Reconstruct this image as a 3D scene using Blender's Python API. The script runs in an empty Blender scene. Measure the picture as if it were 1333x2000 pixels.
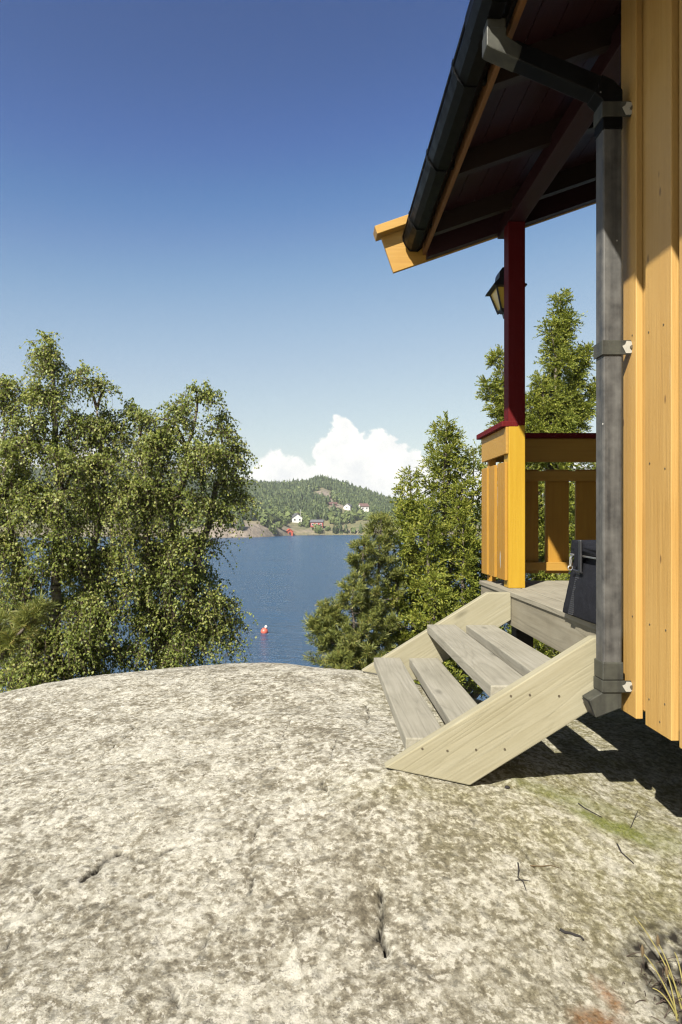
import bpy, bmesh, math, random
import numpy as np
from mathutils import Vector, Matrix

rng = np.random.default_rng(7)
random.seed(7)
S = bpy.context.scene
COL = S.collection
H = 8.0            # camera height above the sea, metres; builders below use z relative to the camera height
F = 1265.0         # focal length in photo pixels
CX, CY = 625.0, 1018.5

# ------------------------------------------------------------------ camera
cam = bpy.data.cameras.new('camera')
cam.sensor_fit = 'AUTO'
cam.sensor_width = 36.0
cam.lens = 36.0 * F / 2000.0
cam.shift_x = (666.5 - CX) / 2000.0
cam.shift_y = (CY - 1000.0) / 2000.0
cam.clip_start = 0.05
cam.clip_end = 12000
co = bpy.data.objects.new('camera', cam)
COL.objects.link(co)
co.location = (0, 0, H)
co.rotation_euler = (math.radians(90), 0, 0)
S.camera = co

# ------------------------------------------------------------------ world and sun
LIGHT = Vector((1.0, 1.68, -1.80)).normalized()       # the way the sunlight travels
SUN_EL = math.asin(-LIGHT.z)
SUN_AZ = math.atan2(-LIGHT.x, -LIGHT.y)               # clockwise from +Y
SKY_STRENGTH = 0.0715
SUN_STRENGTH = 5.0
EXPOSURE = 1.35

w = bpy.data.worlds.new('World')
S.world = w
w.use_nodes = True


class NT:
    """small helper round a node tree"""
    def __init__(self, tree):
        self.t = tree

    def n(self, kind, **kw):
        nd = self.t.nodes.new(kind)
        for k, v in kw.items():
            setattr(nd, k, v)
        return nd

    def l(self, a, b):
        self.t.links.new(a, b)

    def put(self, sock, v):
        if hasattr(v, 'links') or hasattr(v, 'is_linked'):
            self.l(v, sock)
        else:
            sock.default_value = v

    def math(self, op, a, b=None, c=None, clamp=False):
        nd = self.n('ShaderNodeMath', operation=op)
        nd.use_clamp = clamp
        self.put(nd.inputs[0], a)
        if b is not None:
            self.put(nd.inputs[1], b)
        if c is not None:
            self.put(nd.inputs[2], c)
        return nd.outputs[0]

    def noise(self, vec, scale, detail=4, rough=.55, dist=0.0):
        nd = self.n('ShaderNodeTexNoise')
        self.l(vec, nd.inputs['Vector'])
        nd.inputs['Scale'].default_value = scale
        nd.inputs['Detail'].default_value = detail
        nd.inputs['Roughness'].default_value = rough
        nd.inputs['Distortion'].default_value = dist
        return nd.outputs['Fac']

    def ramp(self, fac, stops, interp='LINEAR'):
        nd = self.n('ShaderNodeValToRGB')
        cr = nd.color_ramp
        cr.interpolation = interp
        while len(cr.elements) < len(stops):
            cr.elements.new(0.5)
        for e, (p, c) in zip(cr.elements, stops):
            e.position = p
            if isinstance(c, (int, float)):
                c = (c, c, c)
            e.color = (c[0], c[1], c[2], 1)
        self.l(fac, nd.inputs[0])
        return nd.outputs[0]

    def mix(self, fac, a, b, blend='MIX'):
        nd = self.n('ShaderNodeMix', data_type='RGBA', blend_type=blend)
        self.put(nd.inputs[0], fac)
        for s, v in ((nd.inputs[6], a), (nd.inputs[7], b)):
            if isinstance(v, tuple):
                s.default_value = (v[0], v[1], v[2], 1)
            else:
                self.l(v, s)
        return nd.outputs[2]

    def pos(self):
        return self.n('ShaderNodeNewGeometry').outputs['Position']

    def map(self, vec, scale=(1, 1, 1), rot=(0, 0, 0), loc=(0, 0, 0)):
        nd = self.n('ShaderNodeMapping')
        self.l(vec, nd.inputs['Vector'])
        nd.inputs['Scale'].default_value = scale
        nd.inputs['Rotation'].default_value = rot
        nd.inputs['Location'].default_value = loc
        return nd.outputs[0]

    def bump(self, h, strength=.3, dist=.01):
        nd = self.n('ShaderNodeBump')
        nd.inputs['Strength'].default_value = strength
        nd.inputs['Distance'].default_value = dist
        self.l(h, nd.inputs['Height'])
        return nd.outputs[0]

    def attr(self, name):
        return self.n('ShaderNodeAttribute', attribute_name=name).outputs['Fac']


wt = NT(w.node_tree)
bg = w.node_tree.nodes['Background']
sky = wt.n('ShaderNodeTexSky')
sky.sky_type = 'NISHITA'
sky.sun_disc = False
sky.sun_elevation = SUN_EL
sky.sun_rotation = SUN_AZ
sky.altitude = 0
sky.air_density = 1.0
sky.dust_density = 0.6
sky.ozone_density = 1.6
bg.inputs[1].default_value = SKY_STRENGTH

# fair-weather cumulus low over the far shore, part of the sky
tc = wt.n('ShaderNodeTexCoord').outputs['Generated']
sx = wt.n('ShaderNodeSeparateXYZ')
wt.l(tc, sx.inputs[0])
wy = wt.math('MAXIMUM', sx.outputs[1], 0.02)
cu = wt.math('DIVIDE', sx.outputs[0], wy)
cv = wt.math('DIVIDE', sx.outputs[2], wy)
cb = wt.n('ShaderNodeCombineXYZ')
wt.l(cu, cb.inputs[0])
wt.l(cv, cb.inputs[1])
nz1 = wt.n('ShaderNodeTexNoise')
wt.l(cb.outputs[0], nz1.inputs['Vector'])
nz1.inputs['Scale'].default_value = 34
nz1.inputs['Detail'].default_value = 6
nz1.inputs['Roughness'].default_value = .55
nz2 = wt.noise(cb.outputs[0], 95, 4, .6)
off = wt.n('ShaderNodeVectorMath', operation='SUBTRACT')
wt.l(nz1.outputs['Color'], off.inputs[0])
off.inputs[1].default_value = (.5, .5, .5)
offs = wt.n('ShaderNodeVectorMath', operation='SCALE')
wt.l(off.outputs[0], offs.inputs[0])
offs.inputs['Scale'].default_value = .050
warp = wt.n('ShaderNodeVectorMath', operation='ADD')
wt.l(cb.outputs[0], warp.inputs[0])
wt.l(offs.outputs[0], warp.inputs[1])
flat = wt.map(warp.outputs[0], scale=(1, 1, 0))
PUFFS = [(672, 858, 36), (657, 893, 44), (700, 896, 52), (745, 872, 34), (772, 908, 42), (728, 905, 40), (808, 925, 32), (842, 948, 30),
         (545, 925, 44), (580, 932, 40), (615, 935, 36), (510, 950, 36), (640, 955, 60), (720, 965, 70), (790, 970, 50), (470, 975, 40),
         (240, 935, 50), (330, 950, 42), (150, 925, 60), (925, 945, 32), (1010, 955, 40), (1120, 948, 44), (1240, 958, 50), (30, 950, 60)]
field = None
for (px, py, r) in PUFFS:
    d = wt.n('ShaderNodeVectorMath', operation='DISTANCE')
    wt.l(flat, d.inputs[0])
    d.inputs[1].default_value = ((px - CX) / F, (CY - py) / F, 0)
    q = wt.math('DIVIDE', d.outputs['Value'], r / F)
    field = q if field is None else wt.math('SMOOTH_MIN', field, q, .12)
field = wt.math('ADD', field, wt.math('MULTIPLY', wt.math('SUBTRACT', nz2, .5), .22))
mr = wt.n('ShaderNodeMapRange', interpolation_type='SMOOTHSTEP')
wt.l(field, mr.inputs['Value'])
mr.inputs['From Min'].default_value = 1.10
mr.inputs['From Max'].default_value = .90
cmask = mr.outputs[0]
ahead = wt.math('GREATER_THAN', sx.outputs[1], 0.05)
cmask = wt.math('MULTIPLY', cmask, ahead)
body = wt.ramp(wt.noise(cb.outputs[0], 20, 5, .6), [(.35, (5.3, 5.35, 5.25)), (.6, (6.6, 6.5, 6.0))])
# the response of the camera to the blue of the sky, the same curve in every direction
NORM = SKY_STRENGTH * 2 ** EXPOSURE
sc0 = wt.n('ShaderNodeVectorMath', operation='SCALE')
wt.l(sky.outputs[0], sc0.inputs[0])
sc0.inputs['Scale'].default_value = NORM
cvn = wt.n('ShaderNodeRGBCurve')
wt.l(sc0.outputs[0], cvn.inputs['Color'])
for ch, pts in ((0, [(0, 0), (.15, .050), (.21, .098), (.255, .180), (.35, .340), (.50, .500), (.67, .625), (1, .82)]),
                (1, [(0, 0), (.2, .075), (.30, .146), (.366, .243), (.50, .440), (.716, .610), (.92, .730), (1, .77)]),
                (2, [(0, 0), (.35, .19), (.485, .315), (.577, .445), (.75, .610), (.90, .690), (1, .725)])):
    cc = cvn.mapping.curves[ch]
    cc.points[0].location = pts[0]
    cc.points[1].location = pts[-1]
    for q in pts[1:-1]:
        cc.points.new(*q)
cvn.mapping.extend = 'EXTRAPOLATED'
cvn.mapping.update()
sc1 = wt.n('ShaderNodeVectorMath', operation='SCALE')
wt.l(cvn.outputs[0], sc1.inputs[0])
sc1.inputs['Scale'].default_value = 1 / NORM
wt.l(wt.mix(cmask, sc1.outputs[0], body), bg.inputs[0])

sun = bpy.data.lights.new('sun', 'SUN')
sun.energy = SUN_STRENGTH
sun.angle = math.radians(.53)
sun.color = (1.0, .945, .84)
so = bpy.data.objects.new('sun', sun)
COL.objects.link(so)
so.rotation_euler = LIGHT.to_track_quat('-Z', 'Y').to_euler()
so.location = (-8, -12, 30)

S.render.engine = 'CYCLES'
vs = S.view_settings
vs.view_transform = 'Standard'
vs.look = 'None'
vs.exposure = EXPOSURE
vs.gamma = 1.0
vs.use_curve_mapping = False
S.cycles.use_denoising = True
S.cycles.denoising_prefilter = 'FAST'
S.cycles.pixel_filter_type = 'BLACKMAN_HARRIS'
S.cycles.filter_width = 1.25
S.cycles.max_bounces = 6
S.cycles.diffuse_bounces = 2
S.cycles.transparent_max_bounces = 6

# ------------------------------------------------------------------ materials
MATS = {}


def dim(c, k=.385):
    return tuple(x * k for x in c)


def new_mat(name):
    m = bpy.data.materials.new(name)
    m.use_nodes = True
    t = NT(m.node_tree)
    b = m.node_tree.nodes['Principled BSDF']
    MATS[name] = m
    return m, t, b


def plain(name, col, rough=.6, metal=0, spec=.5):
    m, t, b = new_mat(name)
    p = t.pos()
    f = t.noise(p, 30, 4)
    c = t.mix(f, tuple(x * .82 for x in col), tuple(min(1, x * 1.15) for x in col))
    t.l(c, b.inputs['Base Color'])
    b.inputs['Roughness'].default_value = rough
    b.inputs['Metallic'].default_value = metal
    b.inputs['Specular IOR Level'].default_value = spec
    return m


def painted(name, c1, c2, axis='z', rough=.55, wear=None, knots=True, spec=.35):
    """paint over rough sawn board; grain runs along axis"""
    c1, c2 = dim(c1), dim(c2)
    wear = dim(wear) if wear else None
    m, t, b = new_mat(name)
    p = t.pos()
    sc = {'x': (1.2, 34, 34), 'y': (34, 1.2, 34), 'z': (34, 34, 1.2)}[axis]
    g = t.noise(t.map(p, sc), 1.6, 5, .6)
    g2 = t.noise(t.map(p, tuple(s * 4 for s in sc)), 1.6, 3, .6)
    big = t.noise(p, 2.4, 3)
    v = t.math('ADD', t.math('MULTIPLY', g, .6), t.math('MULTIPLY', big, .4))
    c = t.ramp(v, [(.34, c1), (.62, c2)])
    if wear:
        patch = t.ramp(t.noise(t.map(p, tuple(s * .35 + .4 for s in sc)), 2.2, 6, .65), [(.66, 0), (.72, 1)])
        c = t.mix(t.math('MULTIPLY', patch, .55), c, wear)
    if knots:
        vo = t.n('ShaderNodeTexVoronoi')
        t.l(t.map(p, (9, 9, 3.2)), vo.inputs['Vector'])
        vo.inputs['Scale'].default_value = 1.35
        spot = t.ramp(vo.outputs['Distance'], [(.045, 1), (.075, 0)])
        c = t.mix(t.math('MULTIPLY', spot, .75), c, (.10, .05, .02))
    t.l(c, b.inputs['Base Color'])
    b.inputs['Roughness'].default_value = rough
    b.inputs['Specular IOR Level'].default_value = spec
    t.l(t.bump(t.math('ADD', g, t.math('MULTIPLY', g2, .5)), .35, .004), b.inputs['Normal'])
    return m


def timber(name, c1, c2, c3, rot=(0, 0, 0), long='x', scale=1.0, grain=.24):
    """bare weathered softwood: growth lines along the board, knots, grey patches"""
    c1, c2, c3 = dim(c1), dim(c2), dim(c3)
    m, t, b = new_mat(name)
    p = t.map(t.pos(), rot=rot)
    sc = {'x': (.9, 15, 15), 'y': (15, .9, 15), 'z': (15, 15, .9)}[long]
    sc = tuple(s * scale for s in sc)
    q = t.map(p, sc)
    # knots bend the growth lines
    field = t.noise(q, .55, 2, .5, .4)
    rings = t.math('FRACT', t.math('MULTIPLY', field, 13))
    tri = t.math('ABSOLUTE', t.math('SUBTRACT', rings, .5))
    line = t.ramp(tri, [(.0, 0), (.16, .75), (.5, 1)])
    fine = t.noise(t.map(p, tuple(s * q_ for s, q_ in zip(sc, [3 if k_ < 5 else 5 for k_ in sc]))), 1.2, 4, .65)
    big = t.noise(p, 3.1, 4, .6)
    v = t.math('ADD', t.math('MULTIPLY', fine, .55), t.math('MULTIPLY', big, .45))
    c = t.ramp(v, [(.32, c1), (.5, c2), (.68, c3)])
    c = t.mix(t.math('MULTIPLY', t.math('SUBTRACT', 1, line), grain), c, tuple(x * .52 for x in c1))
    vo = t.n('ShaderNodeTexVoronoi')
    kq = {'x': (2.2, 6.5, 6.5), 'y': (6.5, 2.2, 6.5), 'z': (6.5, 6.5, 2.2)}[long]
    t.l(t.map(p, kq), vo.inputs['Vector'])
    vo.inputs['Scale'].default_value = 1.0
    kn = t.ramp(vo.outputs['Distance'], [(.05, 1), (.085, .55), (.13, 0)])
    c = t.mix(t.math('MULTIPLY', kn, .55), c, tuple(x * .45 for x in c1))
    t.l(c, b.inputs['Base Color'])
    b.inputs['Roughness'].default_value = .8
    b.inputs['Specular IOR Level'].default_value = .25
    t.l(t.bump(t.math('ADD', fine, t.math('MULTIPLY', line, .5)), .4, .003), b.inputs['Normal'])
    return m


painted('ochre wall paint', (.82, .475, .135), (.93, .575, .185), 'z', .5, wear=(1.0, .76, .40))
painted('ochre rail paint', (.66, .33, .045), (.78, .42, .062), 'z', .5, knots=False)
painted('ochre board paint', (.68, .36, .06), (.80, .46, .09), 'x', .5, knots=False)
painted('yellow post paint', (.76, .44, .030), (.84, .52, .045), 'z', .45, knots=False)
painted('red paint', (.17, .010, .012), (.22, .015, .017), 'z', .65, knots=False, spec=.12)
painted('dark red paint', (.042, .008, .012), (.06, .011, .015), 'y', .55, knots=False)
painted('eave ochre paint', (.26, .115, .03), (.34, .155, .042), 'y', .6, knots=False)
painted('shaded rafter paint', (.032, .015, .010), (.045, .022, .014), 'x', .6, knots=False)  # orange rafters darkened, the eave shade is put into the colour
TH = math.atan(.622)
timber('stringer timber', (.47, .425, .275), (.56, .515, .355), (.62, .58, .42), rot=(0, TH, 0), long='x', grain=.07)
timber('tread timber', (.41, .385, .305), (.54, .51, .41), (.65, .615, .51), long='y')
timber('deck timber', (.40, .36, .27), (.54, .495, .38), (.65, .60, .47), long='y', scale=.8)
timber('rim timber', (.33, .29, .20), (.47, .42, .305), (.58, .53, .40), long='y', scale=.55)
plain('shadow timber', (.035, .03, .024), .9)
plain('screw steel', (.12, .10, .07), .5, .6)
plain('stone pier', (.10, .095, .085), .9)
plain('roof felt', (.06, .06, .062), .85)


def plastic(name, c, streak, rough, spec=.22):
    c, streak = dim(c, .34), dim(streak, .40)
    m, t, b = new_mat(name)
    p = t.pos()
    st = t.noise(t.map(p, (38, 38, 1.5)), 1.0, 5, .65)
    cl = t.noise(p, 17, 5, .62)
    v = t.math('ADD', t.math('MULTIPLY', st, .5), t.math('MULTIPLY', cl, .5))
    col = t.ramp(v, [(.36, c), (.66, streak)])
    vo = t.n('ShaderNodeTexVoronoi')
    t.l(p, vo.inputs['Vector'])
    vo.inputs['Scale'].default_value = 21
    sp = t.ramp(vo.outputs['Distance'], [(.05, 1), (.07, 0)])
    gate = t.ramp(t.noise(p, 7, 2), [(.54, 0), (.58, 1)])
    col = t.mix(t.math('MULTIPLY', sp, gate), col, (.40, .39, .36))
    t.l(col, b.inputs['Base Color'])
    t.l(t.ramp(cl, [(.3, rough - .12), (.7, rough + .15)]), b.inputs['Roughness'])
    t.l(t.bump(cl, .12, .004), b.inputs['Normal'])
    b.inputs['Specular IOR Level'].default_value = spec
    return m


plastic('grey downpipe plastic', (.080, .080, .080), (.235, .230, .215), .5)
plastic('black gutter and shaded pipe plastic', (.005, .0055, .006), (.012, .0125, .014), .42, .08)  # true black on the gutter, painted-in shade on the slanting pipe
plastic('moss-stained plastic', (.062, .063, .058), (.13, .132, .105), .5)
plain('peeling white paint', (.26, .25, .215), .7)
plain('black metal', (.012, .012, .014), .5)
m, t, b = new_mat('amber glass')
b.inputs['Base Color'].default_value = (.62, .45, .09, 1)
b.inputs['Roughness'].default_value = .25
b.inputs['Transmission Weight'].default_value = .35
m, t, b = new_mat('black nylon')
p = t.pos()
wv = t.noise(p, 420, 2)
cr_ = t.noise(p, 22, 4, .6)
t.l(t.mix(cr_, (.006, .0065, .009), (.014, .0145, .019)), b.inputs['Base Color'])
b.inputs['Roughness'].default_value = .75
b.inputs['Specular IOR Level'].default_value = .12
t.l(t.bump(t.math('ADD', t.math('MULTIPLY', wv, .25), cr_), .5, .012), b.inputs['Normal'])
m, t, b = new_mat('ribbed webbing')
p = t.pos()
wa = t.n('ShaderNodeTexWave', wave_type='BANDS', bands_direction='Z')
t.l(p, wa.inputs['Vector'])
wa.inputs['Scale'].default_value = 38
t.l(t.ramp(wa.outputs['Fac'], [(.3, (.006, .006, .008)), (.7, (.026, .027, .032))]), b.inputs['Base Color'])
t.l(t.bump(wa.outputs['Fac'], .8, .003), b.inputs['Normal'])
b.inputs['Roughness'].default_value = .6
plain('bag buckle', (.02, .02, .022), .35)
plain('nickel', (.55, .54, .50), .3, .9)

# ---- rock
m, t, b = new_mat('lichened granite')
p = t.pos()
big = t.noise(p, 1.0, 4, .55)
mid = t.noise(p, 6.5, 6, .68)
blot = t.noise(p, 27, 8, .72)
fine = t.noise(p, 85, 6, .75)
grit = t.noise(p, 300, 4, .75)
sp1 = t.noise(p, 52, 7, .72)
sp2 = t.noise(p, 125, 4, .62)
v = t.math('ADD', t.math('MULTIPLY', blot, .72), t.math('MULTIPLY', mid, .28))
v = t.math('ADD', v, t.math('MULTIPLY', t.math('SUBTRACT', big, .5), .22))
col = t.ramp(v, [(.40, (0.160, 0.141, 0.101)), (.47, (0.242, 0.222, 0.170)), (.53, (0.353, 0.334, 0.271)), (.62, (0.416, 0.398, 0.333))])
tan = t.ramp(v, [(.42, 1), (.54, .28)])                       # where the brown crust sits thick
col = t.mix(t.math('MULTIPLY', t.ramp(t.math('ADD', sp1, t.math('MULTIPLY', t.math('SUBTRACT', mid, .5), .30)), [(.42, .85), (.462, 0)]), tan), col, t.ramp(sp2, [(.4, (0.079, 0.069, 0.048)), (.6, (0.154, 0.137, 0.096))]))
col = t.mix(t.math('MULTIPLY', t.math('MULTIPLY', t.ramp(sp2, [(.40, 1), (.44, 0)]), t.ramp(mid, [(.40, .75), (.58, .25)])), .6), col, (0.085, 0.073, 0.051))
col = t.mix(t.math('MULTIPLY', t.ramp(t.math('ADD', sp1, t.math('MULTIPLY', t.math('SUBTRACT', mid, .5), .35)), [(.530, 0), (.575, 1)]), .7), col, (0.541, 0.521, 0.450))
col = t.mix(t.math('MULTIPLY', t.ramp(grit, [(.36, 1), (.44, 0)]), .45), col, (0.097, 0.086, 0.064))
# crusts of lichen with ragged rims, grey-brown and white
wp = t.n('ShaderNodeVectorMath', operation='ADD')
nzc = t.n('ShaderNodeTexNoise')
t.l(p, nzc.inputs['Vector'])
nzc.inputs['Scale'].default_value = 40
nzc.inputs['Detail'].default_value = 7
nzc.inputs['Roughness'].default_value = .75
sc_ = t.n('ShaderNodeVectorMath', operation='SCALE')
t.l(nzc.outputs['Color'], sc_.inputs[0])
sc_.inputs['Scale'].default_value = .075
t.l(p, wp.inputs[0])
t.l(sc_.outputs[0], wp.inputs[1])
for (scl, r0, r1, lc, amt, g0) in ((9, .16, .30, (0.124, 0.108, 0.073), .70, .50), (17, .16, .32, (0.108, 0.097, 0.071), .75, .45), (5.5, .14, .26, (0.348, 0.330, 0.275), .55, .55), (30, .16, .36, (0.357, 0.344, 0.285), .6, .5),
                                  (23, .18, .34, (0.097, 0.094, 0.079), .7, .55), (48, .18, .36, (0.060, 0.051, 0.037), .7, .55)):
    vo = t.n('ShaderNodeTexVoronoi')
    t.l(wp.outputs[0], vo.inputs['Vector'])
    vo.inputs['Scale'].default_value = scl
    mk = t.ramp(vo.outputs['Distance'], [(r0, 1), (r1, 0)])
    sp = t.n('ShaderNodeSeparateColor')
    t.l(vo.outputs['Color'], sp.inputs[0])
    gate = t.math('GREATER_THAN', sp.outputs[0], g0)
    eat = t.ramp(fine, [(.40, .35), (.56, 1)])                # the crust is worn through in specks
    lcn = t.mix(grit, tuple(x * .7 for x in lc), tuple(x * 1.3 for x in lc))
    col = t.mix(t.math('MULTIPLY', t.math('MULTIPLY', t.math('MULTIPLY', mk, gate), amt), eat), col, lcn)
algae = t.math('MULTIPLY', t.attr('algae'), t.ramp(t.math('ADD', t.math('MULTIPLY', blot, .5), t.math('MULTIPLY', mid, .5)), [(.38, 1), (.60, .2)]))
col = t.mix(t.math('MULTIPLY', algae, .80), col, t.ramp(sp1, [(.40, (0.102, 0.092, 0.032)), (.52, (0.212, 0.196, 0.083)), (.62, (0.348, 0.330, 0.184))]))
moss = t.math('MULTIPLY', t.attr('moss'), t.ramp(fine, [(.38, 1), (.66, .55)]))
col = t.mix(moss, col, t.ramp(sp2, [(.38, (0.072, 0.091, 0.013)), (.62, (0.164, 0.177, 0.037))]))
rust = t.math('MULTIPLY', t.attr('rust'), t.ramp(fine, [(.35, 1), (.65, .35)]))
col = t.mix(rust, col, t.ramp(sp2, [(.38, (0.116, 0.050, 0.016)), (.62, (0.260, 0.130, 0.051))]))
col = t.mix(t.math('MULTIPLY', t.attr('crack'), 1.3, clamp=True), col, (0.019, 0.016, 0.011))
t.l(col, b.inputs['Base Color'])
b.inputs['Roughness'].default_value = .88
b.inputs['Specular IOR Level'].default_value = .25
hgt = t.math('ADD', t.math('ADD', t.math('MULTIPLY', blot, .7), t.math('MULTIPLY', fine, .7)), t.math('MULTIPLY', grit, .3))
t.l(t.bump(hgt, 1.0, .014), b.inputs['Normal'])

# ---- sea
m, t, b = new_mat('sea water')
p = t.pos()
w1 = t.noise(t.map(p, (.55, 1.5, 1)), 1.0, 5, .62, .3)
w2 = t.noise(t.map(p, (2.2, 5.0, 1)), 1.0, 4, .65)
w3 = t.noise(t.map(p, (.05, .16, 1)), 1.0, 3, .5)
hgt = t.math('ADD', t.math('MULTIPLY', w1, .60), t.math('MULTIPLY', w2, .22))
t.l(t.bump(t.math('MULTIPLY', hgt, t.ramp(w3, [(.3, .6), (.65, 1)])), 1.0, 1.5), b.inputs['Normal'])
b.inputs['Base Color'].default_value = (.020, .058, .118, 1)
b.inputs['Roughness'].default_value = .24
b.inputs['IOR'].default_value = 1.33

# ---- leaves
def foliage(name, stops, trans=.3, rough=.45, clump=1.6, gloss=.5):
    m, t, b = new_mat(name)
    ge = t.n('ShaderNodeNewGeometry')
    r = ge.outputs['Random Per Island']
    nz = t.noise(ge.outputs['Position'], clump, 3, .6)
    v = t.math('ADD', t.math('MULTIPLY', r, .55), t.math('MULTIPLY', nz, .45))
    c = t.ramp(v, stops)
    t.l(c, b.inputs['Base Color'])
    b.inputs['Roughness'].default_value = rough
    b.inputs['Specular IOR Level'].default_value = gloss
    tr = t.n('ShaderNodeBsdfTranslucent')
    t.l(t.mix(.45, c, (.30, .36, .045)), tr.inputs['Color'])
    mx = t.n('ShaderNodeMixShader')
    mx.inputs[0].default_value = trans
    out = m.node_tree.nodes['Material Output']
    t.l(b.outputs[0], mx.inputs[1])
    t.l(tr.outputs[0], mx.inputs[2])
    t.l(mx.outputs[0], out.inputs['Surface'])
    return m


foliage('birch leaf', [(.22, (0.073, 0.100, 0.021)), (.45, (0.139, 0.173, 0.036)), (.65, (0.212, 0.235, 0.053)), (.80, (0.335, 0.324, 0.109))], .42, .46, 1.6, .32)
foliage('juniper needle', [(.22, (0.073, 0.097, 0.015)), (.45, (0.141, 0.170, 0.025)), (.65, (0.217, 0.232, 0.035)), (.82, (0.317, 0.297, 0.062))], .34, .55, 2.5, .25)
foliage('pine needle', [(.22, (0.065, 0.083, 0.024)), (.5, (0.124, 0.144, 0.034)), (.72, (0.194, 0.196, 0.047)), (.85, (0.269, 0.206, 0.069))], .2, .5, 2.2, .3)
foliage('far pine foliage', [(.22, (0.039, 0.058, 0.026)), (.5, (0.062, 0.086, 0.033)), (.75, (0.095, 0.116, 0.045))], .15, .6, .05, .2)
foliage('far birch foliage', [(.22, (0.065, 0.090, 0.029)), (.5, (0.099, 0.129, 0.039)), (.75, (0.133, 0.155, 0.056))], .2, .6, .05, .2)
foliage('dry grass blade', [(.25, (0.10, 0.125, 0.03)), (.5, (0.241, 0.215, 0.069)), (.8, (0.361, 0.284, 0.120))], .3, .5, 3)
plain('bark', (.085, .07, .055), .9)
m, t, b = new_mat('birch bark')
p = t.pos()
t.l(t.ramp(t.noise(t.map(p, (4, 4, 16)), 1.3, 4, .6), [(.42, (.05, .042, .035)), (.55, (.20, .17, .14)), (.7, (.38, .34, .30))]), b.inputs['Base Color'])
b.inputs['Roughness'].default_value = .8
plain('twig', (.055, .036, .026), .8)
plain('dead twig', (.010, .008, .008), .85)
plain('brown seed head', (.085, .058, .026), .8)

# ---- far shore
m, t, b = new_mat('far shore ground')
p = t.pos()
n1 = t.noise(p, .05, 4, .6)
n2 = t.noise(p, .35, 5, .65)
gr = t.ramp(t.math('ADD', t.math('MULTIPLY', n1, .5), t.math('MULTIPLY', n2, .5)), [(.36, (.06, .07, .028)), (.52, (.125, .112, .05)), (.66, (.17, .14, .07))])
rk = t.ramp(n2, [(.35, (.10, .08, .062)), (.55, (.17, .14, .108)), (.7, (.23, .19, .15))])
col = t.mix(t.attr('rock'), gr, rk)
sep = t.n('ShaderNodeSeparateXYZ')
t.l(p, sep.inputs[0])
tide = t.ramp(t.math('ADD', t.math('MULTIPLY', sep.outputs[2], 1.0), t.math('MULTIPLY', n2, .4)), [(.25, 1), (.55, 0)])
col = t.mix(t.math('MULTIPLY', tide, .7), col, (.06, .05, .04))
t.l(col, b.inputs['Base Color'])
b.inputs['Roughness'].default_value = .95
t.l(t.bump(n2, .6, 1.2), b.inputs['Normal'])
plain('white house paint', (.52, .51, .48), .6)
plain('red house paint', (.24, .035, .03), .6)
plain('bright red house paint', (.34, .06, .03), .6)
plain('brown house paint', (.085, .042, .034), .7)
plain('slate roof', (.085, .085, .09), .7)
plain('red tile roof', (.11, .06, .05), .7)
plain('window pane', (.03, .035, .045), .2)
plain('grey dock wood', (.07, .065, .06), .8)
plain('buoy red', (.42, .09, .06), .45)
plain('buoy white', (.5, .49, .46), .45)
plain('pale shore granite', (.30, .27, .23), .9)


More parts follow.
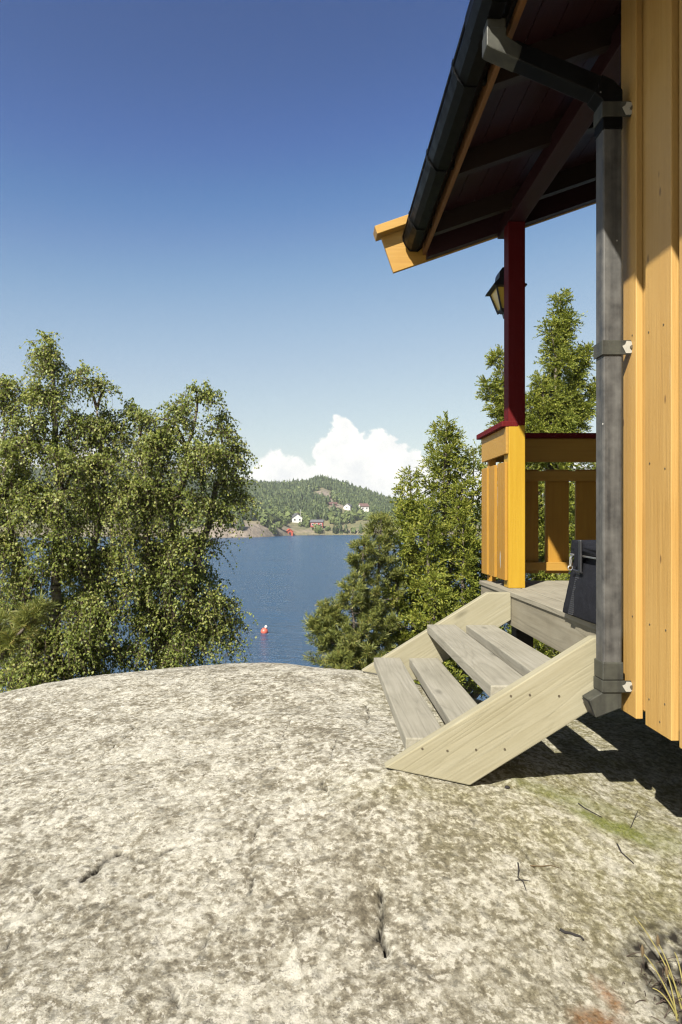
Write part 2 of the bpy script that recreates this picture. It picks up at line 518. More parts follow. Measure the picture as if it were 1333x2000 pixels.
# ------------------------------------------------------------------ mesh builder
class MB:
    def __init__(self):
        self.v = []
        self.f = []

    def add(self, verts, faces):
        n = len(self.v)
        self.v += [tuple(x) for x in verts]
        self.f += [tuple(i + n for i in fc) for fc in faces]
        return self

    def box(self, x0, x1, y0, y1, z0, z1):
        return self.add([(x0, y0, z0), (x1, y0, z0), (x1, y1, z0), (x0, y1, z0), (x0, y0, z1), (x1, y0, z1), (x1, y1, z1), (x0, y1, z1)],
                        [(0, 3, 2, 1), (4, 5, 6, 7), (0, 1, 5, 4), (1, 2, 6, 5), (2, 3, 7, 6), (3, 0, 4, 7)])

    def prism(self, poly, a0, a1, axis='y'):
        """poly in the plane across the axis; for y: (x, z) points"""
        n = len(poly)
        mk = {'y': lambda p, a: (p[0], a, p[1]), 'x': lambda p, a: (a, p[0], p[1]), 'z': lambda p, a: (p[0], p[1], a)}[axis]
        vs_ = [mk(p, a0) for p in poly] + [mk(p, a1) for p in poly]
        fs = [tuple(range(n)), tuple(range(2 * n - 1, n - 1, -1))]
        for i in range(n):
            j = (i + 1) % n
            fs.append((i, i + n, j + n, j))
        return self.add(vs_, fs)

    def tube(self, pts, radii, n=6, cap=True):
        pts = [Vector(p) for p in pts]
        if isinstance(radii, (int, float)):
            radii = [radii] * len(pts)
        vs_, fs = [], []
        up = Vector((.31, .17, .93))
        for i, p in enumerate(pts):
            d = (pts[min(i + 1, len(pts) - 1)] - pts[max(i - 1, 0)])
            d = d.normalized() if d.length > 1e-9 else Vector((0, 0, 1))
            a = d.cross(up)
            a = a.normalized() if a.length > 1e-4 else d.orthogonal().normalized()
            bb = d.cross(a)
            for k in range(n):
                th = 2 * math.pi * k / n
                vs_.append(p + (a * math.cos(th) + bb * math.sin(th)) * radii[i])
        for i in range(len(pts) - 1):
            for k in range(n):
                k2 = (k + 1) % n
                fs.append((i * n + k, i * n + k2, (i + 1) * n + k2, (i + 1) * n + k))
        if cap:
            fs.append(tuple(range(n - 1, -1, -1)))
            fs.append(tuple((len(pts) - 1) * n + k for k in range(n)))
        return self.add(vs_, fs)

    def lathe(self, prof, cx, cy, n=10):
        vs_, fs = [], []
        for (r, z) in prof:
            for k in range(n):
                th = 2 * math.pi * (k + .5) / n
                vs_.append((cx + r * math.cos(th), cy + r * math.sin(th), z))
        for i in range(len(prof) - 1):
            for k in range(n):
                k2 = (k + 1) % n
                fs.append((i * n + k, i * n + k2, (i + 1) * n + k2, (i + 1) * n + k))
        fs.append(tuple(range(n - 1, -1, -1)))
        fs.append(tuple((len(prof) - 1) * n + k for k in range(n)))
        return self.add(vs_, fs)

    def build(self, name, mat, parent=None, bevel=0, smooth=False):
        me = bpy.data.meshes.new(name)
        base = world_loc(parent) if parent else Vector((0, 0, 0))
        me.from_pydata([(x - base.x, y - base.y, z + H - base.z) for x, y, z in self.v], [], self.f)
        bm = bmesh.new()
        bm.from_mesh(me)
        bmesh.ops.recalc_face_normals(bm, faces=bm.faces)
        bm.to_mesh(me)
        bm.free()
        me.materials.append(MATS[mat])
        if smooth:
            me.polygons.foreach_set('use_smooth', [True] * len(me.polygons))
        o = bpy.data.objects.new(name, me)
        COL.objects.link(o)
        if parent:
            o.parent = parent
        if bevel:
            md = o.modifiers.new('edge', 'BEVEL')
            md.width = bevel
            md.segments = 2
            md.limit_method = 'ANGLE'
        return o


def world_loc(o):
    v = Vector((0, 0, 0))
    while o:
        v += o.location
        o = o.parent
    return v


def np_mesh(name, verts, faces, mat, parent=None, smooth=False):
    """verts (n,3) relative to the camera height; faces (m,k)"""
    base = world_loc(parent) if parent else Vector((0, 0, 0))
    verts = np.asarray(verts, np.float32).copy()
    verts[:, 2] += H
    verts -= np.array(base, np.float32)
    faces = np.asarray(faces, np.int32)
    me = bpy.data.meshes.new(name)
    k = faces.shape[1]
    me.vertices.add(len(verts))
    me.vertices.foreach_set('co', verts.ravel())
    me.loops.add(faces.size)
    me.loops.foreach_set('vertex_index', faces.ravel())
    me.polygons.add(len(faces))
    me.polygons.foreach_set('loop_start', np.arange(0, faces.size, k, dtype=np.int32))
    me.update(calc_edges=True)
    if smooth:
        me.polygons.foreach_set('use_smooth', [True] * len(faces))
    me.materials.append(MATS[mat])
    o = bpy.data.objects.new(name, me)
    COL.objects.link(o)
    if parent:
        o.parent = parent
    return o


def thing(name, label, cat, loc, group=None):
    o = bpy.data.objects.new(name, None)
    o.empty_display_size = .1
    COL.objects.link(o)
    o.location = (loc[0], loc[1], loc[2] + H)
    o['label'] = label
    o['category'] = cat
    if group:
        o['group'] = group
    return o


def copy_part(src, parent, d=(0, 0, 0)):
    c = src.copy()
    COL.objects.link(c)
    c.parent = parent
    c.location = src.location + Vector(d)
    return c


# ------------------------------------------------------------------ noise in numpy
_perm = np.random.default_rng(3).permutation(512)
_perm = np.concatenate([_perm, _perm, _perm])
_grad = np.random.default_rng(4).uniform(-1, 1, (512, 2))


def pnoise(x, y):
    xi, yi = np.floor(x).astype(int), np.floor(y).astype(int)
    xf, yf = x - xi, y - yi
    u, v_ = xf * xf * xf * (xf * (xf * 6 - 15) + 10), yf * yf * yf * (yf * (yf * 6 - 15) + 10)

    def g(i, j, fx, fy):
        h = _perm[(_perm[i & 511] + j) & 511]
        return _grad[h, 0] * fx + _grad[h, 1] * fy
    a = g(xi, yi, xf, yf)
    b_ = g(xi + 1, yi, xf - 1, yf)
    c = g(xi, yi + 1, xf, yf - 1)
    d = g(xi + 1, yi + 1, xf - 1, yf - 1)
    return (a * (1 - u) + b_ * u) * (1 - v_) + (c * (1 - u) + d * u) * v_


def fbm(x, y, oct=4, lac=2.1, gain=.5):
    s, a = 0, 1
    for k in range(oct):
        s = s + a * pnoise(x + 17.3 * k, y - 9.1 * k)
        x, y, a = x * lac, y * lac, a * gain
    return s


# ------------------------------------------------------------------ the rock
CTRL = [(.22, 2.218, -.85), (.515, 2.218, -.912), (.68, 2.29, -.915), (1.134, 2.54, -.985), (1.245, 2.4, -1.03), (1.247, 2.22, -1.035),
        (.26, 3.64, -.85), (.28, 3.0, -.862), (.2, 2.6, -.85), (.9, 3.3, -.97), (1.2, 3.7, -1.06),
        (0, 0, -1.16), (-1, .5, -1.16), (1, .6, -1.19), (.6, 1.3, -1.09), (0, 1.3, -1.04), (-.8, 1.3, -1.05), (.85, 1.4, -1.13), (0, 2.2, -.89),
        (-1, 2.2, -.97), (-2, 2.2, -1.12), (-.3, 3.0, -.855), (-1, 3.2, -.905), (-2, 3.2, -1.02),
        (-.28, 4.1, -.895), (.05, 4.0, -.912), (.3, 3.95, -.925), (-.68, 4.15, -.918), (-1.1, 4.1, -.945), (-1.53, 4.0, -.972), (-1.95, 3.9, -1.04), (-2.6, 3.8, -1.20),
        (2.2, 2.4, -1.06), (3.5, 0, -1.25), (3.5, 3, -1.1), (2, -3, -1.2), (-2, -3, -1.3), (-5, -1, -1.6), (-5, 2, -1.7), (6, 0, -1.4), (6, -4, -1.4), (-5, -5, -1.7),
        (-.3, 4.7, -1.12), (.4, 4.6, -1.20), (-1.5, 4.7, -1.22), (1.1, 4.5, -1.36), (1.7, 3.4, -1.02), (2.4, 3.6, -1.02), (2.2, 4.3, -1.06), (3.2, 4.4, -1.1), (2.0, 4.9, -1.30),
        (-5, 4, -2.0)]
for xx in (-5, -2.5, 0, 2.5, 6):
    CTRL += [(xx, 5.4, -1.75 - .05 * abs(xx)), (xx, 6.6, -2.6), (xx, 8.5, -4.0), (xx, 11, -6.0), (xx, 14, -8.3), (xx, 18, -10.5)]
CT = np.array(CTRL)


def tps_fit(c, reg=1e-4):
    n = len(c)
    d = np.hypot(c[:, None, 0] - c[None, :, 0], c[:, None, 1] - c[None, :, 1])
    K = np.where(d > 0, d * d * np.log(d + 1e-12), 0) + reg * np.eye(n)
    P = np.c_[np.ones(n), c[:, :2]]
    A = np.block([[K, P], [P.T, np.zeros((3, 3))]])
    return np.linalg.solve(A, np.r_[c[:, 2], 0, 0, 0])


TPS = tps_fit(CT)


def ground_base(x, y):
    x = np.clip(np.asarray(x, float), -5, 6)
    y = np.clip(np.asarray(y, float), -5, 18)
    out = TPS[-3] + TPS[-2] * x + TPS[-1] * y
    for (cx_, cy_, _), w_ in zip(CT, TPS[:-3]):
        d2 = (x - cx_) ** 2 + (y - cy_) ** 2
        out = out + w_ * .5 * d2 * np.log(d2 + 1e-12)
    return out


def ground_z(x, y):
    x = np.asarray(x, float)
    y = np.asarray(y, float)
    near = np.clip((5.0 - y) / 1.5, 0, 1)
    amp = .35 + .65 * np.clip((y - 4.5) / 4, 0, 1) * 3
    z = ground_base(x, y) + .030 * fbm(x * 1.5, y * 1.5, 3) * amp + near * (.010 * fbm(x * 5.5 + 3, y * 5.5, 4, 2.1, .55))
    return z


def ray_hit(px, py):
    dx, dz = (px - CX) / F, (CY - py) / F
    ts = np.linspace(1.0, 6.0, 900)
    zz = ground_z(dx * ts, ts)
    below = np.nonzero(dz * ts <= zz)[0]
    k = below[0] if len(below) else len(ts) - 1
    return dx * ts[k], ts[k], float(zz[k])


CRACKS = [([(741, 1735), (746, 1765), (748, 1800), (744, 1822), (756, 1858)], 0.0084, 0.0300), ([(505, 1592), (500, 1625), (497, 1652), (492, 1700), (490, 1750)], 0.0052, 0.0105),
          ([(268, 1418), (236, 1447), (210, 1468), (192, 1483)], 0.0070, 0.0150), ([(160, 1715), (190, 1692), (215, 1668), (236, 1660)], 0.0140, 0.0165),
          ([(236, 1660), (262, 1672), (288, 1684), (342, 1652)], 0.0105, 0.0105), ([(566, 1405), (556, 1430), (547, 1462)], 0.0052, 0.0090), ([(659, 1436), (652, 1462), (648, 1480)], 0.0061, 0.0120),
          ([(628, 1524), (640, 1556)], 0.0061, 0.0105), ([(432, 1798), (408, 1826), (398, 1852)], 0.0088, 0.0105), ([(80, 1733), (74, 1760), (60, 1778)], 0.0088, 0.0135),
          ([(22, 1826), (14, 1852)], 0.0088, 0.0120), ([(165, 1505), (120, 1562), (82, 1602), (30, 1650)], 0.0035, 0.0053), ([(565, 1815), (580, 1862), (598, 1920)], 0.0052, -0.0090),
          ([(1010, 1640), (1030, 1672), (1050, 1702)], 0.0052, 0.0075), ([(700, 1560), (690, 1600), (700, 1650)], 0.0044, 0.0045), ([(715, 1375), (722, 1400), (712, 1418)], 0.0105, 0.0135),
          ([(330, 1925), (352, 1960)], 0.0105, 0.0090), ([(905, 1565), (930, 1590), (920, 1620)], 0.0052, 0.0075)]


def axis(lo, f0, f1, hi, step, grow):
    a = [f0]
    s = step
    while a[-1] > lo:
        s *= grow
        a.append(a[-1] - s)
    b_ = [f1]
    s = step
    while b_[-1] < hi:
        s *= grow
        b_.append(b_[-1] + s)
    return np.array(a[::-1] + list(np.arange(f0 + step, f1, step)) + b_)


gx = axis(-60, -2.3, 1.6, 60, .0066, 1.13)
gy = axis(-30, 1.2, 4.5, 26, .0066, 1.10)
GX, GY = np.meshgrid(gx, gy)
GZ = ground_z(GX, GY)
near = (GX > -2.4) & (GX < 2.1) & (GY > 1.0) & (GY < 4.6)
GZ = GZ + near * .0035 * fbm(GX * 24, GY * 24, 3)
crack = np.zeros_like(GZ)
for pts, wd, dp in CRACKS:
    g3 = [ray_hit(*q) for q in pts]
    for (a, b_) in zip(g3[:-1], g3[1:]):
        ax, ay, bx, by = a[0], a[1], b_[0], b_[1]
        L2 = (bx - ax) ** 2 + (by - ay) ** 2 + 1e-9
        jx = GX + .016 * pnoise(GX * 18 + 5, GY * 18) + .010 * pnoise(GX * 70, GY * 70)
        jy = GY + .014 * pnoise(GX * 22, GY * 22 + 8)
        tt = np.clip(((jx - ax) * (bx - ax) + (jy - ay) * (by - ay)) / L2, 0, 1)
        d = np.hypot(jx - ax - tt * (bx - ax), jy - ay - tt * (by - ay))
        wd2 = max(.0034, wd * .5)
        k = np.exp(-(d / wd2) ** 2) * near * np.clip(.8 + 1.2 * pnoise(GX * 30, GY * 30), .4, 1.3)
        side = np.clip(1 - d / (wd * 7), 0, 1) * ((jx - ax) * (by - ay) - (jy - ay) * (bx - ax) > 0)
        GZ = GZ - dp * k - np.sign(dp) * .30 * abs(dp) * side * near
        if dp > 0:
            crack = np.maximum(crack, np.exp(-(d / (wd2 * .9)) ** 2) * min(1, dp / .016) * np.clip(.9 + 1.2 * pnoise(GX * 30, GY * 30), .2, 1))


def patch(px, py, rx, ry, rot=0):
    x0, y0, _ = ray_hit(px, py)
    dx, dy = GX - x0, GY - y0
    c, s = math.cos(rot), math.sin(rot)
    u, v_ = dx * c + dy * s, -dx * s + dy * c
    r = np.hypot(u / rx, v_ / ry) + .55 * fbm(GX * 9, GY * 9, 3)
    return np.clip(1.15 - r, 0, 1)


moss = np.clip(np.maximum(1.5 * patch(1190, 1610, .15, .055, -.35), .7 * patch(1110, 1560, .24, .08, -.2)), 0, 1)
moss = np.maximum(moss, .5 * patch(1300, 1640, .3, .1, -.3))
crack = np.maximum(crack, np.clip(1.5 * patch(1345, 1935, .14, .19), 0, 1) * np.clip(.62 + 1.6 * pnoise(GX * 45, GY * 45), 0, 1))
rust = np.clip(np.maximum(1.6 * patch(1175, 2010, .075, .055), 1.1 * patch(1188, 1945, .03, .06, .4)), 0, 1)
algae = np.clip((GX - .12 + .30 * (GY - 1.6) * 0 + .28 * fbm(GX * 2.3, GY * 2.3, 3)) / .75, 0, 1) * np.clip((GY - 1.0) / .9, .25, 1)
algae = np.maximum(algae, .8 * np.clip(1 - np.hypot((GX - .45) / .55, (GY - 2.15) / .18), 0, 1))
nv, nu = GX.shape
idx = np.arange(nv * nu).reshape(nv, nu)
quads = np.stack([idx[:-1, :-1], idx[:-1, 1:], idx[1:, 1:], idx[1:, :-1]], -1).reshape(-1, 4)
ground = np_mesh('ground', np.stack([GX, GY, GZ], -1).reshape(-1, 3), quads, 'lichened granite', smooth=True)
ground['kind'] = 'structure'
for nm, arr in (('moss', moss), ('rust', rust), ('algae', algae), ('crack', crack)):
    at = ground.data.attributes.new(nm, 'FLOAT', 'POINT')
    at.data.foreach_set('value', arr.ravel().astype(np.float32))

# ------------------------------------------------------------------ water
mb = MB()
xs = [-5000, -600, 0, 600, 5000]
mb.add([(-6000, 6, -H), (6000, 6, -H), (6000, 9000, -H), (-6000, 9000, -H)], [(0, 1, 2, 3)])
sea = mb.build('water', 'sea water')
sea['kind'] = 'structure'

# ------------------------------------------------------------------ far shore
SKYL = np.array([(-900, 945), (-300, 925), (200, 905), (400, 921), (480, 938), (540, 940), (585, 937), (610, 930), (630, 927), (660, 937), (700, 950), (745, 966), (800, 976), (900, 986), (1000, 988), (1200, 984), (1500, 978), (2400, 985)])


def shore_y(x):
    y = 372 + 7 * np.sin(x * .045 + 1) + 5 * fbm(x * .03, x * 0 + 2.2, 3)
    pen = np.exp(-((x + 45) / 24) ** 4) * 46                # the point of bare rock on the left
    pen = np.maximum(pen, np.where(x < -60, 40 + 10 * np.sin(x * .03), 0))
    return y - pen


def hill_z(x, y):
    """height above the sea"""
    sy = shore_y(x)
    px = CX + x / 620 * F
    ridge = H + (CY - np.interp(px, SKYL[:, 0], SKYL[:, 1])) * 620 / F - 5.5
    s = np.clip((y - sy) / (620 - sy), 0, None)
    prof = np.where(s < 1, .82 * s ** 1.05 + .18 * s ** 3, np.clip(1 - (s - 1) * .9, -.2, 1))
    bank = 1.9 * np.clip((y - sy) / 6, -1.5, 1) + 1.5 * np.clip((y - sy) / 30, 0, 1)
    lump = (2.6 * fbm(x * .035, y * .035, 4) + .7 * fbm(x * .16, y * .16, 3)) * np.clip((y - sy) / 25, 0, 1)
    pen = np.where((x < -16), 2.4 * np.exp(-((x + 46) / 20) ** 4) * np.clip((y - sy) / 14, 0, 1) * np.clip((sy + 70 - y) / 40, 0, 1), 0)
    return (ridge - 3.4) * prof + bank + lump + pen


hx = axis(-1500, -260, 330, 1500, 2.6, 1.10)
hy = axis(300, 318, 660, 1100, 2.6, 1.12)
HX, HY = np.meshgrid(hx, hy)
HZ = hill_z(HX, HY)
rocky = np.clip((.25 - np.abs(HY - shore_y(HX) - 5) / 22), 0, .25) * 4 * np.clip(.75 + 1.2 * fbm(HX * .06, HY * .06, 3), 0, 1)
rocky = np.maximum(rocky, np.exp(-((HX + 42) / 26) ** 4) * np.clip((shore_y(HX) + 30 - HY) / 12, 0, 1))


def spot(px, py, y, rx, ry):
    x0 = (px - CX) * y / F
    return np.clip(1.5 - np.hypot((HX - x0) / rx, (HY - y) / ry), 0, 1)


OUTCROPS = [(636, 966, 545, 9, 26), (660, 981, 500, 6, 14), (618, 962, 545, 5, 12)]
for q in OUTCROPS:
    rocky = np.maximum(rocky, spot(*q))
nv, nu = HX.shape
idx = np.arange(nv * nu).reshape(nv, nu)
quads = np.stack([idx[:-1, :-1], idx[:-1, 1:], idx[1:, 1:], idx[1:, :-1]], -1).reshape(-1, 4)
hills = np_mesh('hills', np.stack([HX, HY, HZ - H], -1).reshape(-1, 3), quads, 'far shore ground', smooth=True)
hills['kind'] = 'structure'
at = hills.data.attributes.new('rock', 'FLOAT', 'POINT')
at.data.foreach_set('value', np.clip(rocky, 0, 1).ravel().astype(np.float32))


def on_hill(px, py, lo=330, hi=640):
    dx, dz = (px - CX) / F, (CY - py) / F
    ts = np.linspace(lo, hi, 1500)
    zz = hill_z(dx * ts, ts) - H
    k = np.nonzero(zz >= dz * ts)[0]
    k = k[0] if len(k) else len(ts) - 1
    return dx * ts[k], ts[k], float(zz[k])


# houses: pixel of the base centre, width, depth, wall height, roof height
def house(name, label, cat, px, py, wd, dp, wh, rh, wall, roof, gable_front=False, yaw=0.0, windows=2, lower=None, chimney=False, y=None):
    x, yy, z = on_hill(px, py)
    t_ = thing(name, label, cat, (x, yy, z))
    c, s = math.cos(yaw), math.sin(yaw)

    def R(m_):
        m_.v = [(x + (a - x) * c - (b_ - yy) * s, yy + (a - x) * s + (b_ - yy) * c, zz) for a, b_, zz in m_.v]
        return m_
    x0, x1, y0, y1 = x - wd / 2, x + wd / 2, yy, yy + dp
    if gable_front:
        poly = [(x0, z - 1.5), (x1, z - 1.5), (x1, z + wh), (x, z + wh + rh), (x0, z + wh)]
        R(MB().prism(poly, y0, y1)).build('wall', wall, t_)
        rp = [(x0 - .35, z + wh - .25), (x, z + wh + rh + .05), (x1 + .35, z + wh - .25), (x1 + .35, z + wh + .05), (x, z + wh + rh + .4), (x0 - .35, z + wh + .05)]
        rf = R(MB().prism(rp, y0 - .4, y1 + .4)).build('roof', roof, t_)
    else:
        ym = (y0 + y1) / 2
        poly = [(y0, z - 1.5), (y1, z - 1.5), (y1, z + wh), (ym, z + wh + rh), (y0, z + wh)]
        R(MB().prism(poly, x0, x1, 'x')).build('wall', wall, t_)
        rp = [(y0 - .4, z + wh - .3), (ym, z + wh + rh + .05), (y1 + .4, z + wh - .3), (y1 + .4, z + wh), (ym, z + wh + rh + .35), (y0 - .4, z + wh)]
        rf = R(MB().prism(rp, x0 - .35, x1 + .35, 'x')).build('roof', roof, t_)
    if chimney:
        R(MB().box(x + wd * .15, x + wd * .15 + .7, yy + dp * .5, yy + dp * .5 + .7, z + wh + rh * .6, z + wh + rh + .9)).build('chimney', 'brown house paint', rf)
    for k in range(windows):
        wx = x0 + wd * (k + .5) / windows
        wnd = R(MB().box(wx - .62, wx + .62, y0 - .08, y0 + .05, z + wh * .38, z + wh * .38 + 1.3)).build('window', 'white house paint', t_)
        R(MB().box(wx - .46, wx + .46, y0 - .12, y0 - .04, z + wh * .38 + .16, z + wh * .38 + 1.14)).build('pane', 'window pane', wnd)
    return t_, x, yy, z


HOUSES = []
h1 = house('white_house', 'white gabled house left of the flagpole above the red boathouse', 'house', 581, 1021, 6.2, 7.5, 3.2, 2.2, 'white house paint', 'slate roof', True, .25, 2, chimney=True)
h2 = house('red_house', 'long dark red house with grey roof on the grassy bank', 'house', 619, 1031, 7.4, 4.6, 3.6, 1.0, 'red house paint', 'slate roof', False, -.12, 3)
h3 = house('boathouse', 'small bright red boathouse at the water edge', 'boathouse', 566.5, 1045, 3.7, 4.2, 1.9, 1.3, 'bright red house paint', 'bright red house paint', True, .2, 0)
h4 = house('white_cottage', 'white gable cottage among trees halfway up the hill', 'house', 678, 996, 5.2, 6.5, 2.6, 1.9, 'white house paint', 'slate roof', True, -.35, 1)
h5 = house('white_villa', 'white villa with reddish roof and terrace on the hillside to the right', 'house', 713, 998, 6.4, 6, 3.6, 1.9, 'white house paint', 'red tile roof', False, .3, 2)
h6 = house('brown_cabin', 'low brown cabin beside the bare outcrop on the hill', 'cabin', 651, 988, 6, 4, 1.6, 1.0, 'brown house paint', 'brown house paint', False, .1, 1)
HOUSES = [h1, h2, h3, h4, h5, h6]
t_, x, yy, z = h5
MB().box(x - 1, x + 8.5, yy - 4.6, yy - 4.3, z - 1.6, z + .2).build('terrace_wall', 'white house paint', t_)
MB().box(x + 3.4, x + 7.5, yy - 1, yy + 3, z - 1, z + 1.6).build('annex', 'white house paint', t_)
t_, x, yy, z = h2
MB().box(x - 2.0, x - .4, yy - .5, yy - .2, z - 1.2, z + .2).build('porch', 'white house paint', t_)
t_, x, yy, z = h3
MB().box(x - .55, x + .55, yy - .12, yy + .02, z + .02, z + 1.55).build('door', 'black metal', t_)
# flagpole, jetty
x, yy, z = on_hill(585, 1019)
fp = thing('flagpole', 'thin white flagpole standing beside the white gabled house', 'flagpole', (x + .8, yy - 3, z))
MB().tube([(x + .8, yy - 3, z - .5), (x + .8, yy - 3, z + 7.2)], [.13, .08], 6).build('pole', 'white house paint', fp)
MB().lathe([(.04, z + 7.2), (.16, z + 7.3), (.16, z + 7.42), (.03, z + 7.5)], x + .8, yy - 3, 8).build('finial', 'white house paint', fp)
jx = (620 - CX) * 366 / F
jt = thing('jetty', 'dark low jetty on posts at the far waterline', 'jetty', (jx, 362, -H))
MB().box(jx - 5.5, jx + 4.5, 360, 364, -H + .35, -H + .62).build('decking', 'grey dock wood', jt)
for k in range(4):
    MB().tube([(jx - 5 + 3 * k, 360.3, -H - 1), (jx - 5 + 3 * k, 360.3, -H + .9)], .14, 6).build('post', 'grey dock wood', jt)


# forest
def leaf_cloud(r, n, size):
    """n random triangles through a unit ball, denser toward the rim; returns (n,3,3)"""
    d = r.normal(size=(n, 3))
    d /= np.linalg.norm(d, axis=1)[:, None]
    c = d * r.uniform(.55, 1, (n, 1))
    a = np.cross(d, r.normal(size=(n, 3)))
    a /= np.linalg.norm(a, axis=1)[:, None] + 1e-9
    b_ = np.cross(d, a) + d * r.normal(0, .35, (n, 1))
    s = size * r.uniform(.7, 1.3, (n, 1))
    return np.stack([c + a * s, c - a * s * .5 + b_ * s * .87, c - a * s * .5 - b_ * s * .87], 1)


protos_p, protos_d = [], []
for k in range(5):
    # conifer: tapering tiers
    q = leaf_cloud(rng, 46, .46)
    cz = q.mean(1)[:, 2]
    tap = np.clip(.98 - .72 * (cz + 1) / 2, .1, 1)
    q = q * np.stack([tap, tap, np.ones_like(tap)], -1)[:, None, :]
    protos_p.append(q * [1, 1, 1.55] + [0, 0, 1.35])
    q = leaf_cloud(rng, 52, .46)
    lob = 1 + .25 * np.sin(q.mean(1)[:, :1] * 5 + k) * np.cos(q.mean(1)[:, 1:2] * 4)
    protos_d.append(q * lob[:, None, :] * [1, 1, 1.1] + [0, 0, 1.1])


def far_trees(pts, protos, scales):
    out = []
    for (x, y, z), s in zip(pts, scales):
        q = protos[rng.integers(len(protos))]
        a = rng.uniform(0, 6.28)
        c, s_ = math.cos(a), math.sin(a)
        Rm = np.array([[c, -s_, 0], [s_, c, 0], [0, 0, 1]])
        out.append((q @ Rm.T) * s + [x, y, z - .35 * s])
    return np.concatenate(out)


cand = []
for x in np.arange(-330, 430, 3.5):
    for y in np.arange(330, 672, 3.9):
        cand.append((x + rng.uniform(-1.8, 1.8), y + rng.uniform(-1.9, 1.9)))
cand = np.array(cand)
d_sh = cand[:, 1] - shore_y(cand[:, 0])
keep = d_sh > 13
px0 = CX + cand[:, 0] / cand[:, 1] * F
keep &= (rng.uniform(size=len(cand)) < np.where((px0 < 330) | (px0 > 800), .55, 1))
keep &= cand[:, 1] < 652
clear = fbm(cand[:, 0] * .05 + 9, cand[:, 1] * .05, 3)
lowband = (d_sh < 36) & (clear < .18) & (cand[:, 0] > -26)
keep &= ~lowband
keep &= ~((cand[:, 0] < -12) & (d_sh < 26) & (clear < .22))
zc = hill_z(cand[:, 0], cand[:, 1]) - H
pxc = CX + cand[:, 0] / cand[:, 1] * F
pyc = CY - zc / cand[:, 1] * F
for (t_, x, y, z) in HOUSES:
    ppx, ppy = CX + x / y * F, CY - z / y * F
    keep &= ~((np.abs(pxc - ppx) < 13) & (cand[:, 1] < y + 9) & (cand[:, 1] > y - 42) & (pyc < ppy + 26))
for (px, py, y, rx, ry) in OUTCROPS:
    keep &= ~((np.abs(pxc - px) < rx * 1.6) & (np.abs(cand[:, 1] - y) < ry * 1.3))
cand = np.c_[cand, zc][keep]
decid = (fbm(cand[:, 0] * .03, cand[:, 1] * .03 + 50, 3) + rng.normal(0, .25, len(cand)) + .25 * np.clip((440 - cand[:, 1]) / 60, -1, 1)) > .16
sc_p = rng.uniform(1.8, 3.3, len(cand))
tris_p = far_trees(cand[~decid], protos_p, sc_p[~decid] * .95)
tris_d = far_trees(cand[decid], protos_d, sc_p[decid])
for nm, tr, mt in (('pine_forest', tris_p, 'far pine foliage'), ('birch_forest', tris_d, 'far birch foliage')):
    o = np_mesh(nm, tr.reshape(-1, 3), np.arange(len(tr) * 3).reshape(-1, 3), mt)
    o['kind'] = 'stuff'
# single trees one can pick out along the far shore
SOLO = [(622, 1040, 3.0, 1, 'round green tree standing on the bank right below the red house'), (600, 1030, 1.8, 1, 'small leafy tree between the white gabled house and the red house'),
        (655, 1041, 2.4, 0, 'dark pine on the far bank a little right of the red house'), (664, 1040, 2.6, 0, 'tallest of the dark pines right of the red house'), (676, 1041, 2.2, 0, 'dark shore pine straight below the white gable cottage'),
        (545, 1032, 2.3, 1, 'leafy tree at the inner end of the bare rock point'), (534, 1040, 2.6, 1, 'leafy tree overhanging the tip of the bare rock point'), (556, 1026, 2.0, 1, 'leafy tree on the slope above the red boathouse'),
        (588, 1028, 1.6, 1, 'small bush-like tree right below the flagpole'), (690, 1041, 2.0, 1, 'small leafy tree on the far bank nearest the olive pine'), (705, 1041, 2.4, 0, 'dark shore pine straight below the white villa'),
        (640, 1036, 1.7, 1, 'small leafy tree beside the right end of the red house'), (470, 1034, 3.2, 0, 'largest pine on the bare rock point by the right birch'), (448, 1030, 3.0, 0, 'pine on the rock point half hidden by the right birch')]
for px, py, s, kind, lb in SOLO:
    x, y, z = on_hill(px, py, 322)
    t_ = thing('shore_tree' if kind else 'shore_pine', lb, 'tree', (x, y, z), 'leafy trees along the far shore' if kind else 'pines along the far shore')
    MB().tube([(x, y, z - .5), (x, y, z + s)], [.16 * s, .08 * s], 6).build('trunk', 'bark', t_)
    q = far_trees([(x, y, z)], protos_d if kind else protos_p, [s])
    np_mesh('crown', q.reshape(-1, 3), np.arange(len(q) * 3).reshape(-1, 3), 'far birch foliage' if kind else 'far pine foliage', t_)

# buoy
bx, by = (517 - CX) * 46.5 / F, 46.5
bu = thing('mooring_buoy', 'red round mooring buoy with white top floating on the bay', 'buoy', (bx, by, -H))
prof = [(.02, -H - .25)] + [(.27 * math.sin(a), -H + .10 - .27 * math.cos(a)) for a in np.linspace(.5, 2.7, 9)] + [(.05, -H + .37)]
MB().lathe(prof, bx, by, 16).build('float', 'buoy red', bu, smooth=True)
MB().lathe([(.05, -H + .33)] + [(.11 * math.sin(a), -H + .44 - .11 * math.cos(a)) for a in np.linspace(.5, 2.9, 7)], bx + .12, by - .05, 12).build('marker_ball', 'buoy white', bu, smooth=True)
MB().tube([(bx + .02, by, -H + .33), (bx + .02, by, -H + .42), (bx + .10, by, -H + .42)], .02, 6).build('ring', 'nickel', bu)

